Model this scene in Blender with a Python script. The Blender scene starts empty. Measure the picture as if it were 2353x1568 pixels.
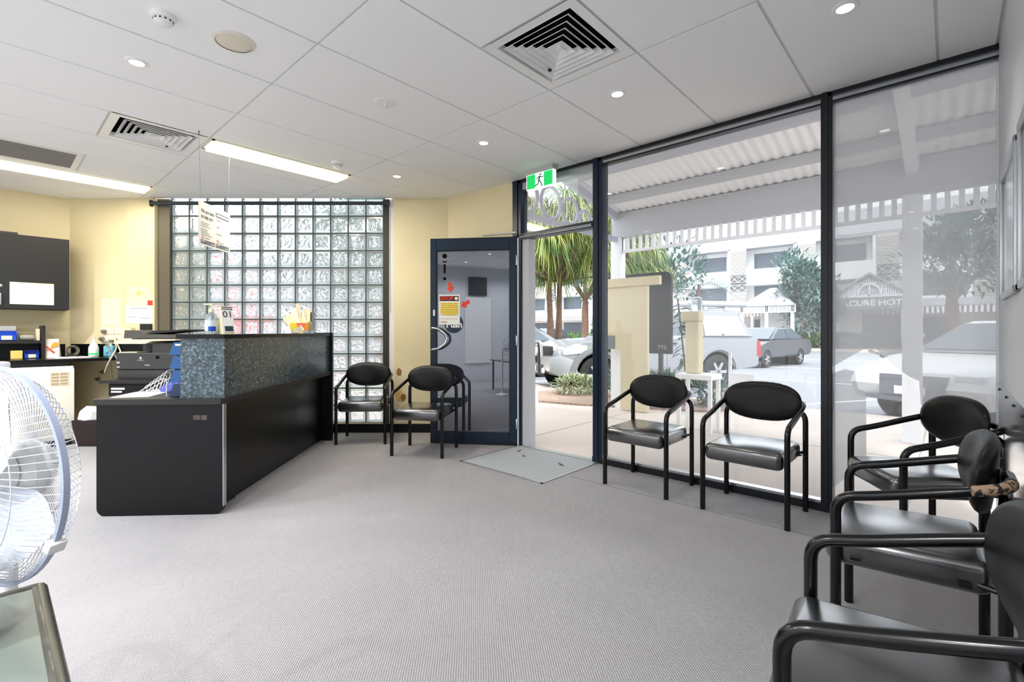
import bpy, bmesh, math, random
from math import sin, cos, pi, radians, sqrt, atan2
from mathutils import Vector, Matrix, Quaternion
random.seed(7)
S = bpy.context.scene
COL = S.collection

# ------------------------------------------------------------------ camera, light, exposure
YAW = radians(47.69)
CH = 1.135
cam = bpy.data.cameras.new('camera')
cam.sensor_width = 36.0
cam.lens = 1102.4 / 2353 * 36
cam.shift_x = -2.9 / 2353
cam.shift_y = -20.7 / 2353
cam.clip_start = 0.02
cam.clip_end = 400
camo = bpy.data.objects.new('camera', cam)
camo.location = (0, 0, CH)
camo.rotation_euler = (pi / 2, 0, -YAW)
COL.objects.link(camo)
S.camera = camo
S.view_settings.view_transform = 'Standard'
S.view_settings.look = 'None'
S.view_settings.gamma = 1
S.view_settings.exposure = 0.95
S.view_settings.use_curve_mapping = False
S.cycles.max_bounces = 10
S.cycles.diffuse_bounces = 6
S.cycles.transparent_max_bounces = 16
S.cycles.sample_clamp_indirect = 10.0
S.cycles.caustics_reflective = False

wd = bpy.data.worlds.new('sky')
S.world = wd
wd.use_nodes = True
bg = wd.node_tree.nodes['Background']
bg.inputs[0].default_value = (0.90, 0.95, 1.0, 1)
bg.inputs[1].default_value = 1.65
sun = bpy.data.lights.new('sun', 'SUN')
sun.energy = 1.9
sun.angle = radians(8)
sun.color = (1, 0.96, 0.9)
suno = bpy.data.objects.new('sun', sun)
suno.rotation_euler = (radians(38), 0, radians(-70))
suno.location = (0, 0, 30)
COL.objects.link(suno)


# ------------------------------------------------------------------ helpers
def lin(c):
    return c / 12.92 if c <= 0.04045 else ((c + 0.055) / 1.055) ** 2.4


def rgb(r, g, b):
    return (lin(r / 255), lin(g / 255), lin(b / 255), 1)


def W(x, d, z=0.0):
    """camera-side right / forward distances to the room's X, Y"""
    c, s = cos(YAW), sin(YAW)
    return Vector((c * x + s * d, -s * x + c * d, z))


def mat(name, col, r=0.5, m=0.0, spec=0.5, emit=None, es=0.0, noise=None, bump=0.0, bscale=200.0, coat=0.0, trans=0.0):
    M = bpy.data.materials.new(name)
    M.use_nodes = True
    nt = M.node_tree
    p = nt.nodes['Principled BSDF']
    p.inputs['Base Color'].default_value = col
    p.inputs['Roughness'].default_value = r
    p.inputs['Metallic'].default_value = m
    p.inputs['Specular IOR Level'].default_value = spec
    p.inputs['Coat Weight'].default_value = coat
    p.inputs['Coat Roughness'].default_value = 0.12
    if emit:
        p.inputs['Emission Color'].default_value = emit
        p.inputs['Emission Strength'].default_value = es
    if trans:
        p.inputs['Transmission Weight'].default_value = trans
    if noise or bump:
        tc = nt.nodes.new('ShaderNodeTexCoord')
    if noise:
        sc, c2, det = noise
        n = nt.nodes.new('ShaderNodeTexNoise')
        n.inputs['Scale'].default_value = sc
        n.inputs['Detail'].default_value = det
        nt.links.new(tc.outputs['Object'], n.inputs['Vector'])
        rp = nt.nodes.new('ShaderNodeValToRGB')
        rp.color_ramp.elements[0].position = 0.35
        rp.color_ramp.elements[1].position = 0.68
        rp.color_ramp.elements[0].color = col
        rp.color_ramp.elements[1].color = c2
        nt.links.new(n.outputs['Fac'], rp.inputs['Fac'])
        nt.links.new(rp.outputs['Color'], p.inputs['Base Color'])
    if bump:
        n2 = nt.nodes.new('ShaderNodeTexNoise')
        n2.inputs['Scale'].default_value = bscale
        nt.links.new(tc.outputs['Object'], n2.inputs['Vector'])
        b = nt.nodes.new('ShaderNodeBump')
        b.inputs['Strength'].default_value = bump
        b.inputs['Distance'].default_value = 0.002
        nt.links.new(n2.outputs['Fac'], b.inputs['Height'])
        nt.links.new(b.outputs['Normal'], p.inputs['Normal'])
    return M


def nodes_mat(name):
    M = bpy.data.materials.new(name)
    M.use_nodes = True
    nt = M.node_tree
    nt.nodes.clear()
    out = nt.nodes.new('ShaderNodeOutputMaterial')
    return M, nt, out


def B():
    return bmesh.new()


def _xf(vs, M):
    if M is not None:
        for v in vs:
            v.co = M @ v.co


def box(bm, x0, x1, y0, y1, z0, z1, bev=0.0, seg=2, M=None):
    vs = [bm.verts.new((x, y, z)) for x in (x0, x1) for y in (y0, y1) for z in (z0, z1)]
    q = [(0, 1, 3, 2), (4, 6, 7, 5), (0, 4, 5, 1), (2, 3, 7, 6), (0, 2, 6, 4), (1, 5, 7, 3)]
    fs = [bm.faces.new([vs[i] for i in f]) for f in q]
    if bev > 0:
        es = list({e for f in fs for e in f.edges})
        r = bmesh.ops.bevel(bm, geom=es + vs, offset=bev, segments=seg, affect='EDGES', profile=0.5)
        vs = list({v for f in r['faces'] for v in f.verts} | {v for f in fs if f.is_valid for v in f.verts})
    _xf(vs, M)
    return vs


def frustum(bm, a, za, b, zb, M=None):
    """a,b = (x0,x1,y0,y1) at heights za,zb"""
    vs = [bm.verts.new((x, y, z)) for (r, z) in ((a, za), (b, zb)) for x, y in ((r[0], r[2]), (r[1], r[2]), (r[1], r[3]), (r[0], r[3]))]
    for f in ((3, 2, 1, 0), (4, 5, 6, 7), (0, 1, 5, 4), (1, 2, 6, 5), (2, 3, 7, 6), (3, 0, 4, 7)):
        bm.faces.new([vs[i] for i in f])
    _xf(vs, M)
    return vs


def prism(bm, pts, h0, h1, axis='z', M=None):
    """extrude a 2-D outline; axis z: (x,y); axis y: (x,z); axis x: (y,z)"""
    def mk(p, h):
        if axis == 'z':
            return (p[0], p[1], h)
        if axis == 'y':
            return (p[0], h, p[1])
        return (h, p[0], p[1])
    a = [bm.verts.new(mk(p, h0)) for p in pts]
    b = [bm.verts.new(mk(p, h1)) for p in pts]
    n = len(pts)
    bm.faces.new(a[::-1])
    bm.faces.new(b)
    for i in range(n):
        bm.faces.new([a[i], a[(i + 1) % n], b[(i + 1) % n], b[i]])
    _xf(a + b, M)
    return a + b


def rr(x0, x1, y0, y1, r, n=5, corners=(1, 1, 1, 1)):
    """rounded rectangle outline, corners: (x0y0, x1y0, x1y1, x0y1)"""
    out = []
    for (cx, cy, a0, k) in ((x0, y0, pi, 0), (x1, y0, 1.5 * pi, 1), (x1, y1, 0, 2), (x0, y1, 0.5 * pi, 3)):
        if not corners[k]:
            out.append((cx, cy))
            continue
        ox = cx + (r if cx == x0 else -r)
        oy = cy + (r if cy == y0 else -r)
        for i in range(n + 1):
            t = a0 + i / n * pi / 2
            out.append((ox + r * cos(t), oy + r * sin(t)))
    return out


def lathe(bm, prof, n=24, M=None, cap=True):
    rings = []
    for r, z in prof:
        rings.append([bm.verts.new((r * cos(2 * pi * i / n), r * sin(2 * pi * i / n), z)) for i in range(n)])
    for a, b in zip(rings, rings[1:]):
        for i in range(n):
            bm.faces.new([a[i], a[(i + 1) % n], b[(i + 1) % n], b[i]])
    if cap:
        bm.faces.new(rings[0][::-1])
        bm.faces.new(rings[-1])
    vs = [v for r in rings for v in r]
    _xf(vs, M)
    return vs


def fillet(pts, r, n=5):
    P = [Vector(p) for p in pts]
    out = [P[0]]
    for i in range(1, len(P) - 1):
        a, b, c = P[i - 1], P[i], P[i + 1]
        d1, d2 = (a - b), (c - b)
        k = min(r, d1.length * 0.48, d2.length * 0.48)
        p, q = b + d1.normalized() * k, b + d2.normalized() * k
        for j in range(n + 1):
            t = j / n
            out.append((1 - t) ** 2 * p + 2 * t * (1 - t) * b + t * t * q)
    out.append(P[-1])
    return out


def tube(bm, pts, r, n=8, fr=0.0, closed=False, M=None, r1=None, cap=True):
    P = fillet(pts, fr) if fr > 0 else [Vector(p) for p in pts]
    m = len(P)
    rings = []
    prev = None
    for i in range(m):
        if closed:
            t = (P[(i + 1) % m] - P[i - 1]).normalized()
        else:
            t = (P[min(i + 1, m - 1)] - P[max(i - 1, 0)]).normalized()
        if prev is None:
            u = Vector((0, 0, 1)) if abs(t.z) < 0.9 else Vector((1, 0, 0))
            u = (u - t * u.dot(t)).normalized()
        else:
            u = (prev - t * prev.dot(t)).normalized()
        prev = u
        v = t.cross(u)
        rad = r if r1 is None else r + (r1 - r) * i / max(1, m - 1)
        rings.append([bm.verts.new(P[i] + (u * cos(2 * pi * j / n) + v * sin(2 * pi * j / n)) * rad) for j in range(n)])
    pairs = list(zip(rings, rings[1:])) + ([(rings[-1], rings[0])] if closed else [])
    for a, b in pairs:
        for j in range(n):
            bm.faces.new([a[j], a[(j + 1) % n], b[(j + 1) % n], b[j]])
    if cap and not closed:
        bm.faces.new(rings[0][::-1])
        bm.faces.new(rings[-1])
    vs = [v for rg in rings for v in rg]
    _xf(vs, M)
    return vs


def ball(bm, c, r, M=None, u=16, v=10):
    """r may be a triple"""
    r = (r, r, r) if not hasattr(r, '__len__') else r
    res = bmesh.ops.create_uvsphere(bm, u_segments=u, v_segments=v, radius=1)
    for w in res['verts']:
        w.co = Vector((w.co.x * r[0] + c[0], w.co.y * r[1] + c[1], w.co.z * r[2] + c[2]))
    _xf(res['verts'], M)
    return res['verts']


def quad(bm, a, b, c, d):
    bm.faces.new([bm.verts.new(p) for p in (a, b, c, d)])


def obj(name, bm, m, parent=None, smooth=True, angle=38, loc=None, rz=0.0):
    bmesh.ops.recalc_face_normals(bm, faces=bm.faces[:])
    me = bpy.data.meshes.new(name)
    if smooth:
        lim = radians(angle)
        for e in bm.edges:
            if len(e.link_faces) == 2:
                if e.calc_face_angle(0) > lim:
                    e.smooth = False
        for f in bm.faces:
            f.smooth = True
    bm.to_mesh(me)
    bm.free()
    if m is not None:
        me.materials.append(m)
    o = bpy.data.objects.new(name, me)
    COL.objects.link(o)
    if parent is not None:
        o.parent = parent
    if loc is not None:
        o.location = loc
    o.rotation_euler.z = rz
    return o


def tag(o, label, cat, group=None, kind=None):
    o['label'] = label
    o['category'] = cat
    if group:
        o['group'] = group
    if kind:
        o['kind'] = kind
    return o


def thing(name, label, cat, loc=(0, 0, 0), rz=0.0, group=None):
    o = bpy.data.objects.new(name, None)
    o.empty_display_size = 0.1
    COL.objects.link(o)
    o.location = loc
    o.rotation_euler = (0, 0, rz)
    return tag(o, label, cat, group)


def struct(name, bm, m, label=None, cat=None, loc=None, rz=0.0, smooth=True):
    o = obj(name, bm, m, None, smooth, loc=loc, rz=rz)
    o['kind'] = 'structure'
    if label:
        o['label'] = label
        o['category'] = cat
    return o


def sempty(name, label, cat, loc=(0, 0, 0), rz=0.0):
    o = thing(name, label, cat, loc, rz)
    o['kind'] = 'structure'
    return o


def dup(root, label=None, loc=None, rz=None, group=None):
    r = root.copy()
    COL.objects.link(r)
    if loc is not None:
        r.location = loc
    if rz is not None:
        r.rotation_euler.z = rz
    if label:
        r['label'] = label
    if group:
        r['group'] = group
    for ch in list(root.children):
        c = ch.copy()
        COL.objects.link(c)
        c.parent = r
        for g in list(ch.children):
            d = g.copy()
            COL.objects.link(d)
            d.parent = c
    return r


def text(name, s, size, m, parent=None, M=None, ext=0.0008, bold=0.0, align='CENTER', sx=1.0):
    """text lies in its local XY plane, M carries it into place"""
    cu = bpy.data.curves.new('t', 'FONT')
    cu.body = s
    cu.size = size
    cu.extrude = ext
    cu.offset = bold
    cu.align_x = align
    cu.align_y = 'CENTER'
    cu.resolution_u = 3
    to = bpy.data.objects.new('t', cu)
    COL.objects.link(to)
    dg = bpy.context.evaluated_depsgraph_get()
    me = bpy.data.meshes.new_from_object(to.evaluated_get(dg))
    bpy.data.objects.remove(to)
    me.name = name
    me.transform(Matrix.Diagonal((sx, 1, 1, 1)))
    if M is not None:
        me.transform(M)
    me.materials.clear()
    me.materials.append(m)
    o = bpy.data.objects.new(name, me)
    COL.objects.link(o)
    if parent is not None:
        o.parent = parent
    return o


UP = Matrix.Rotation(pi / 2, 4, 'X')          # text plane -> local XZ, facing local -Y


def T(x, y, z):
    return Matrix.Translation((x, y, z))


def RZ(a):
    return Matrix.Rotation(a, 4, 'Z')


def RX(a):
    return Matrix.Rotation(a, 4, 'X')


def RY(a):
    return Matrix.Rotation(a, 4, 'Y')


# ------------------------------------------------------------------ materials
m_ceil = mat('ceiling_white', rgb(246, 246, 245), 0.7, spec=0.2)
m_tbar = mat('ceiling_grid_white', rgb(214, 214, 212), 0.5)
m_cream = mat('cream_paint', rgb(236, 222, 182), 0.6, noise=(1.3, rgb(229, 214, 170), 3), bump=0.03, bscale=90)
m_white_wall = mat('pale_grey_paint', rgb(214, 216, 220), 0.45, bump=0.05, bscale=160)
m_steel = mat('brushed_panel', rgb(205, 208, 212), 0.12, m=0.75)
m_black_lam = mat('black_laminate', rgb(11, 11, 13), 0.3, spec=0.3, bump=0.05, bscale=500)
m_charc = mat('charcoal_laminate', rgb(27, 26, 24), 0.5, bump=0.05, bscale=500)
m_vinyl = mat('black_vinyl', rgb(8, 8, 9), 0.38, spec=0.3, bump=0.06, bscale=700)
m_seat = mat('black_seat_vinyl', rgb(12, 12, 14), 0.3, spec=0.8, bump=0.04, bscale=300, coat=1.0)
m_seat.node_tree.nodes['Principled BSDF'].inputs['Coat IOR'].default_value = 1.95
m_seat.node_tree.nodes['Principled BSDF'].inputs['Coat Roughness'].default_value = 0.22
m_tube = mat('black_enamel', rgb(6, 6, 7), 0.2, spec=0.45)
m_navy = mat('navy_powder_coat', rgb(9, 31, 52), 0.32, spec=0.4)
m_black_al = mat('black_aluminium', rgb(13, 17, 24), 0.35)
m_alu = mat('satin_aluminium', rgb(200, 203, 206), 0.3, m=0.9)
m_chrome = mat('chrome', rgb(215, 218, 220), 0.12, m=1.0)
m_white_pl = mat('white_plastic', rgb(238, 238, 236), 0.35)
m_paper = mat('paper_white', rgb(240, 238, 230), 0.8)
m_paper2 = mat('paper_cream', rgb(238, 226, 190), 0.8)
m_ink = mat('ink_grey', rgb(110, 112, 116), 0.7)
m_inkd = mat('ink_dark', rgb(52, 56, 66), 0.7)
m_black = mat('black_plastic', rgb(22, 22, 22), 0.45)
m_dgrey = mat('dark_grey_plastic', rgb(52, 52, 50), 0.5)
m_blue = mat('blue_plastic', rgb(28, 78, 132), 0.35)
m_blue2 = mat('bright_blue_plastic', rgb(28, 74, 190), 0.35)
m_violet = mat('violet_blue_plastic', rgb(82, 88, 176), 0.4)
m_red = mat('red_print', rgb(226, 62, 40), 0.6)
m_yellow = mat('yellow_print', rgb(248, 214, 34), 0.6)
m_orange = mat('orange_print', rgb(250, 150, 40), 0.6)
m_pink = mat('pink_print', rgb(246, 112, 106), 0.6)
m_green = mat('green_sign', rgb(22, 186, 92), 0.4, emit=rgb(22, 196, 96), es=0.45)
m_signwhite = mat('sign_white', rgb(240, 250, 244), 0.4, emit=rgb(235, 255, 244), es=0.6)
m_void = mat('dark_void', rgb(6, 6, 8), 0.9, spec=0.1)
m_mortar = mat('grey_mortar', rgb(66, 76, 78), 0.7)
m_cord = mat('cream_cord', rgb(226, 216, 190), 0.5)
m_gcord = mat('grey_cord', rgb(120, 116, 108), 0.5)
m_clearpl = mat('clear_plastic', rgb(225, 240, 245), 0.1, trans=0.75)
m_speaker = mat('speaker_beige', rgb(226, 218, 198), 0.7)
m_pave = mat('pale_pavement', rgb(202, 188, 178), 0.8, noise=(1.2, rgb(190, 180, 172), 5))
m_road = mat('asphalt', rgb(128, 130, 136), 0.85, noise=(30, rgb(140, 142, 147), 4))
m_line = mat('white_road_paint', rgb(240, 240, 240), 0.7)
m_louvre = mat('louvre_cream_white', rgb(196, 194, 188), 0.6)
m_verwhite = mat('veranda_white', rgb(232, 234, 238), 0.55)
m_vergrey = mat('veranda_bracket_grey', rgb(172, 176, 192), 0.55)
m_hotel = mat('hotel_render_white', rgb(240, 240, 240), 0.8)
m_hroof = mat('hotel_roof', rgb(168, 168, 174), 0.7)
m_hglass = mat('hotel_window_glass', rgb(96, 106, 118), 0.25)
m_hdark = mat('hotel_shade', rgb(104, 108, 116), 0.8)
m_leafd = mat('leaf_dark', rgb(62, 96, 74), 0.6, noise=(6, rgb(104, 136, 100), 2))
m_leafb = mat('leaf_blue_green', rgb(74, 108, 104), 0.6, noise=(1.5, rgb(120, 150, 140), 2))
m_leaf = mat('leaf_green', rgb(88, 140, 62), 0.6, noise=(5, rgb(136, 172, 86), 2))
m_pand = mat('strap_leaf', rgb(82, 116, 56), 0.55, noise=(1.2, rgb(172, 180, 90), 2))
m_trunk = mat('palm_bark', rgb(140, 110, 92), 0.85, noise=(12, rgb(112, 88, 74), 4))
m_mulch = mat('bark_mulch', rgb(128, 106, 92), 0.9, noise=(40, rgb(176, 156, 140), 5), bump=0.8, bscale=40)
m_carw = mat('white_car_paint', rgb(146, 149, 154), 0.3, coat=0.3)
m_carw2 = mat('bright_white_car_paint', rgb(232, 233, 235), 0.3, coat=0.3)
m_cars = mat('silver_car_paint', rgb(132, 135, 140), 0.28, m=0.3, coat=0.6)
m_card = mat('dark_car_paint', rgb(62, 68, 74), 0.3, coat=0.5)
m_carr = mat('red_car_paint', rgb(196, 28, 34), 0.35, coat=0.4)
m_carglass = mat('car_glass', rgb(84, 96, 104), 0.08, spec=0.8)
m_tyre = mat('tyre_rubber', rgb(44, 44, 46), 0.8)
m_rim = mat('alloy_rim', rgb(205, 207, 210), 0.25, m=0.7)
m_lamp = mat('clear_lamp', rgb(225, 230, 235), 0.1, spec=0.8)
m_tail = mat('red_tail_lamp', rgb(190, 40, 44), 0.2)


def carpet():
    M = mat('ribbed_carpet', rgb(148, 139, 137), 0.95, spec=0.1)
    nt = M.node_tree
    p = nt.nodes['Principled BSDF']
    tc = nt.nodes.new('ShaderNodeTexCoord')
    mp = nt.nodes.new('ShaderNodeMapping')
    mp.inputs['Rotation'].default_value = (0, 0, radians(43))
    nt.links.new(tc.outputs['Object'], mp.inputs['Vector'])
    ws = []
    for d, sc in (('X', 38.0), ('Y', 30.0)):
        w = nt.nodes.new('ShaderNodeTexWave')
        w.bands_direction = d
        w.inputs['Scale'].default_value = sc
        w.inputs['Distortion'].default_value = 1.2
        w.inputs['Detail'].default_value = 1
        w.inputs['Detail Scale'].default_value = 4
        nt.links.new(mp.outputs['Vector'], w.inputs['Vector'])
        ws.append(w)
    mu = nt.nodes.new('ShaderNodeMath')
    mu.operation = 'MULTIPLY_ADD'
    nt.links.new(ws[0].outputs['Fac'], mu.inputs[0])
    nt.links.new(ws[1].outputs['Fac'], mu.inputs[1])
    hw = nt.nodes.new('ShaderNodeMath')
    hw.operation = 'MULTIPLY'
    hw.inputs[1].default_value = 0.45
    nt.links.new(ws[0].outputs['Fac'], hw.inputs[0])
    nt.links.new(hw.outputs[0], mu.inputs[2])
    n = nt.nodes.new('ShaderNodeTexNoise')
    n.inputs['Scale'].default_value = 1.1
    n.inputs['Detail'].default_value = 5
    nt.links.new(tc.outputs['Object'], n.inputs['Vector'])
    r1 = nt.nodes.new('ShaderNodeValToRGB')
    r1.color_ramp.elements[0].color = rgb(148, 145, 147)
    r1.color_ramp.elements[1].color = rgb(182, 179, 181)
    r1.color_ramp.elements[1].position = 1.1 if False else 1.0
    nt.links.new(mu.outputs[0], r1.inputs['Fac'])
    r2 = nt.nodes.new('ShaderNodeValToRGB')
    r2.color_ramp.elements[0].position = 0.3
    r2.color_ramp.elements[0].color = (0.86, 0.86, 0.86, 1)
    r2.color_ramp.elements[1].position = 0.7
    r2.color_ramp.elements[1].color = (1, 1, 1, 1)
    nt.links.new(n.outputs['Fac'], r2.inputs['Fac'])
    mx = nt.nodes.new('ShaderNodeMix')
    mx.data_type = 'RGBA'
    mx.blend_type = 'MULTIPLY'
    mx.inputs[0].default_value = 1
    nt.links.new(r1.outputs['Color'], mx.inputs[6])
    nt.links.new(r2.outputs['Color'], mx.inputs[7])
    nt.links.new(mx.outputs[2], p.inputs['Base Color'])
    b = nt.nodes.new('ShaderNodeBump')
    b.inputs['Strength'].default_value = 0.5
    b.inputs['Distance'].default_value = 0.004
    nt.links.new(mu.outputs[0], b.inputs['Height'])
    nt.links.new(b.outputs['Normal'], p.inputs['Normal'])
    return M


m_carpet = carpet()
m_mat = mat('entrance_matting', rgb(150, 154, 158), 0.95, spec=0.1, noise=(160, rgb(178, 181, 184), 3), bump=0.6, bscale=220)


def granite():
    M = mat('granite_laminate', rgb(44, 52, 58), 0.24, spec=0.65)
    nt = M.node_tree
    p = nt.nodes['Principled BSDF']
    tc = nt.nodes.new('ShaderNodeTexCoord')
    v = nt.nodes.new('ShaderNodeTexVoronoi')
    v.inputs['Scale'].default_value = 85
    n = nt.nodes.new('ShaderNodeTexNoise')
    n.inputs['Scale'].default_value = 60
    n.inputs['Detail'].default_value = 6
    n.inputs['Distortion'].default_value = 1.5
    nt.links.new(tc.outputs['Object'], v.inputs['Vector'])
    nt.links.new(tc.outputs['Object'], n.inputs['Vector'])
    r = nt.nodes.new('ShaderNodeValToRGB')
    e = r.color_ramp.elements
    e[0].position, e[0].color = 0.38, rgb(40, 50, 57)
    e[1].position, e[1].color = 0.72, rgb(128, 148, 156)
    x = r.color_ramp.elements.new(0.55)
    x.color = rgb(70, 86, 94)
    mx = nt.nodes.new('ShaderNodeMix')
    mx.data_type = 'FLOAT'
    mx.inputs[0].default_value = 0.35
    nt.links.new(n.outputs['Fac'], mx.inputs[2])
    nt.links.new(v.outputs['Color'], mx.inputs[3])
    nt.links.new(mx.outputs[0], r.inputs['Fac'])
    nt.links.new(r.outputs['Color'], p.inputs['Base Color'])
    return M


m_granite = granite()


def pane_mat(name, haze, gloss, tint=(0.97, 0.99, 1, 1), rough=0.0, front=0.35):
    M, nt, out = nodes_mat(name)
    tr = nt.nodes.new('ShaderNodeBsdfTransparent')
    tr.inputs[0].default_value = tint
    tl = nt.nodes.new('ShaderNodeBsdfTranslucent')
    tl.inputs[0].default_value = (0.96, 0.97, 0.99, 1)
    df = nt.nodes.new('ShaderNodeBsdfDiffuse')
    df.inputs[0].default_value = (0.96, 0.97, 0.99, 1)
    hz = nt.nodes.new('ShaderNodeMixShader')
    hz.inputs[0].default_value = front
    nt.links.new(tl.outputs[0], hz.inputs[1])
    nt.links.new(df.outputs[0], hz.inputs[2])
    a = nt.nodes.new('ShaderNodeMixShader')
    a.inputs[0].default_value = haze
    nt.links.new(tr.outputs[0], a.inputs[1])
    nt.links.new(hz.outputs[0], a.inputs[2])
    g = nt.nodes.new('ShaderNodeBsdfGlossy')
    g.inputs['Roughness'].default_value = rough
    b = nt.nodes.new('ShaderNodeMixShader')
    lw = nt.nodes.new('ShaderNodeFresnel')
    lw.inputs['IOR'].default_value = 1.45
    ml = nt.nodes.new('ShaderNodeMath')
    ml.operation = 'MULTIPLY'
    ml.inputs[1].default_value = gloss
    nt.links.new(lw.outputs[0], ml.inputs[0])
    nt.links.new(ml.outputs[0], b.inputs[0])
    nt.links.new(a.outputs[0], b.inputs[1])
    nt.links.new(g.outputs[0], b.inputs[2])
    nt.links.new(b.outputs[0], out.inputs[0])
    return M


m_pane = pane_mat('window_glass', 0.07, 2.0)
m_pane_t = pane_mat('transom_glass', 0.2, 1.6)
m_pane_r = pane_mat('window_glass_clear', 0.14, 1.6)
m_film = pane_mat('frosted_window_film', 0.48, 0.9, tint=(1, 1, 1, 1), front=0.6)


def dark_glass():
    M, nt, out = nodes_mat('tinted_door_glass')
    d = nt.nodes.new('ShaderNodeBsdfDiffuse')
    d.inputs[0].default_value = rgb(48, 52, 60)
    g = nt.nodes.new('ShaderNodeBsdfGlossy')
    g.inputs['Roughness'].default_value = 0.01
    g.inputs[0].default_value = (0.9, 0.93, 1, 1)
    b = nt.nodes.new('ShaderNodeMixShader')
    b.inputs[0].default_value = 0.2
    nt.links.new(d.outputs[0], b.inputs[1])
    nt.links.new(g.outputs[0], b.inputs[2])
    nt.links.new(b.outputs[0], out.inputs[0])
    return M


m_doorglass = dark_glass()


def block_glass():
    M, nt, out = nodes_mat('wavy_block_glass')
    tc = nt.nodes.new('ShaderNodeTexCoord')
    n = nt.nodes.new('ShaderNodeTexNoise')
    n.inputs['Scale'].default_value = 12
    n.inputs['Detail'].default_value = 1.0
    n.inputs['Distortion'].default_value = 1.6
    nt.links.new(tc.outputs['Object'], n.inputs['Vector'])
    bp = nt.nodes.new('ShaderNodeBump')
    bp.inputs['Strength'].default_value = 1.0
    bp.inputs['Distance'].default_value = 0.06
    nt.links.new(n.outputs['Fac'], bp.inputs['Height'])
    rf = nt.nodes.new('ShaderNodeBsdfRefraction')
    rf.inputs['IOR'].default_value = 1.33
    rf.inputs['Roughness'].default_value = 0.04
    rf.inputs[0].default_value = (0.93, 0.98, 0.98, 1)
    nt.links.new(bp.outputs['Normal'], rf.inputs['Normal'])
    tl = nt.nodes.new('ShaderNodeBsdfTranslucent')
    tl.inputs[0].default_value = (0.9, 0.96, 0.96, 1)
    gl = nt.nodes.new('ShaderNodeBsdfGlossy')
    gl.inputs['Roughness'].default_value = 0.08
    nt.links.new(bp.outputs['Normal'], gl.inputs['Normal'])
    a = nt.nodes.new('ShaderNodeMixShader')
    a.inputs[0].default_value = 0.3
    nt.links.new(rf.outputs[0], a.inputs[1])
    nt.links.new(tl.outputs[0], a.inputs[2])
    b = nt.nodes.new('ShaderNodeMixShader')
    b.inputs[0].default_value = 0.1
    nt.links.new(a.outputs[0], b.inputs[1])
    nt.links.new(gl.outputs[0], b.inputs[2])
    nt.links.new(b.outputs[0], out.inputs[0])
    return M


m_block = block_glass()


def rim_glass():
    M, nt, out = nodes_mat('block_rim_glass')
    tl = nt.nodes.new('ShaderNodeBsdfTranslucent')
    tl.inputs[0].default_value = (0.82, 0.9, 0.9, 1)
    tr = nt.nodes.new('ShaderNodeBsdfTransparent')
    tr.inputs[0].default_value = (0.75, 0.84, 0.84, 1)
    gl = nt.nodes.new('ShaderNodeBsdfGlossy')
    gl.inputs['Roughness'].default_value = 0.1
    a = nt.nodes.new('ShaderNodeMixShader')
    a.inputs[0].default_value = 0.35
    nt.links.new(tl.outputs[0], a.inputs[1])
    nt.links.new(tr.outputs[0], a.inputs[2])
    b = nt.nodes.new('ShaderNodeMixShader')
    b.inputs[0].default_value = 0.12
    nt.links.new(a.outputs[0], b.inputs[1])
    nt.links.new(gl.outputs[0], b.inputs[2])
    nt.links.new(b.outputs[0], out.inputs[0])
    return M


m_rimglass = rim_glass()


def lampmat(name, col, st):
    M, nt, out = nodes_mat(name)
    e = nt.nodes.new('ShaderNodeEmission')
    e.inputs[0].default_value = col
    e.inputs[1].default_value = st
    nt.links.new(e.outputs[0], out.inputs[0])
    return M


m_tubelight = lampmat('warm_diffuser', rgb(255, 233, 168), 1.9)
m_dlglow = lampmat('downlight_glow', rgb(255, 244, 214), 6.0)
m_leafs_tl = None

# ================================================================== ROOM SHELL
H = 2.651
WX = 3.583            # inner face of the street window wall
YR = -0.19            # right wall
YL = 7.395            # left wall
XB = -2.6             # wall behind the camera
CHA = W(0, 5.42)      # origin of the chamfered back wall, runs along camera-right
foot = [(XB, YR), (WX, YR), (WX, 4.1155), (0.6095, YL), (XB, YL)]

bm = B()
prism(bm, foot, -0.05, 0.0)
struct('floor', bm, m_carpet, 'grey-brown ribbed carpet with a seam by the window', 'floor')
bm = B()
box(bm, 3.085, 3.088, -0.1, 2.2, -0.002, 0.0012)
tag(obj('carpet_seam', bm, m_dgrey), 'thin dark carpet seam running along the street window', 'seam')['kind'] = 'structure'

# ceiling: white grid sheet with tiles hung just under it
GX, GY = 1.1705, 2.4487
bm = B()
holes = [(1.1705 + 0.6, 1.1705 + 1.2, GY - 1.2, GY - 0.6), (0.5705, 1.1705, GY + 1.8, GY + 2.4), (1.1705, 2.3705, GY + 1.8, GY + 2.1), (-0.0295, 1.1705, GY + 3.68, GY + 3.98), (-0.0295, 0.5705, GY + 3.0, GY + 3.6)]


def clip_poly(poly, a, b, c):
    """keep a*x+b*y<=c"""
    out = []
    for i in range(len(poly)):
        p, q = poly[i], poly[(i + 1) % len(poly)]
        fp, fq = a * p[0] + b * p[1] - c, a * q[0] + b * q[1] - c
        if fp <= 0:
            out.append(p)
        if (fp < 0 < fq) or (fq < 0 < fp):
            t = fp / (fp - fq)
            out.append((p[0] + t * (q[0] - p[0]), p[1] + t * (q[1] - p[1])))
    return out


def sub_rect(r, h):
    x0, x1, y0, y1 = r
    a0, a1, b0, b1 = max(x0, h[0]), min(x1, h[1]), max(y0, h[2]), min(y1, h[3])
    if a0 >= a1 - 1e-4 or b0 >= b1 - 1e-4:
        return [r]
    out = []
    if a0 > x0 + .01:
        out.append((x0, a0, y0, y1))
    if a1 < x1 - .01:
        out.append((a1, x1, y0, y1))
    if b0 > y0 + .01:
        out.append((a0, a1, y0, b0))
    if b1 < y1 - .01:
        out.append((a0, a1, b1, y1))
    return out


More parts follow.
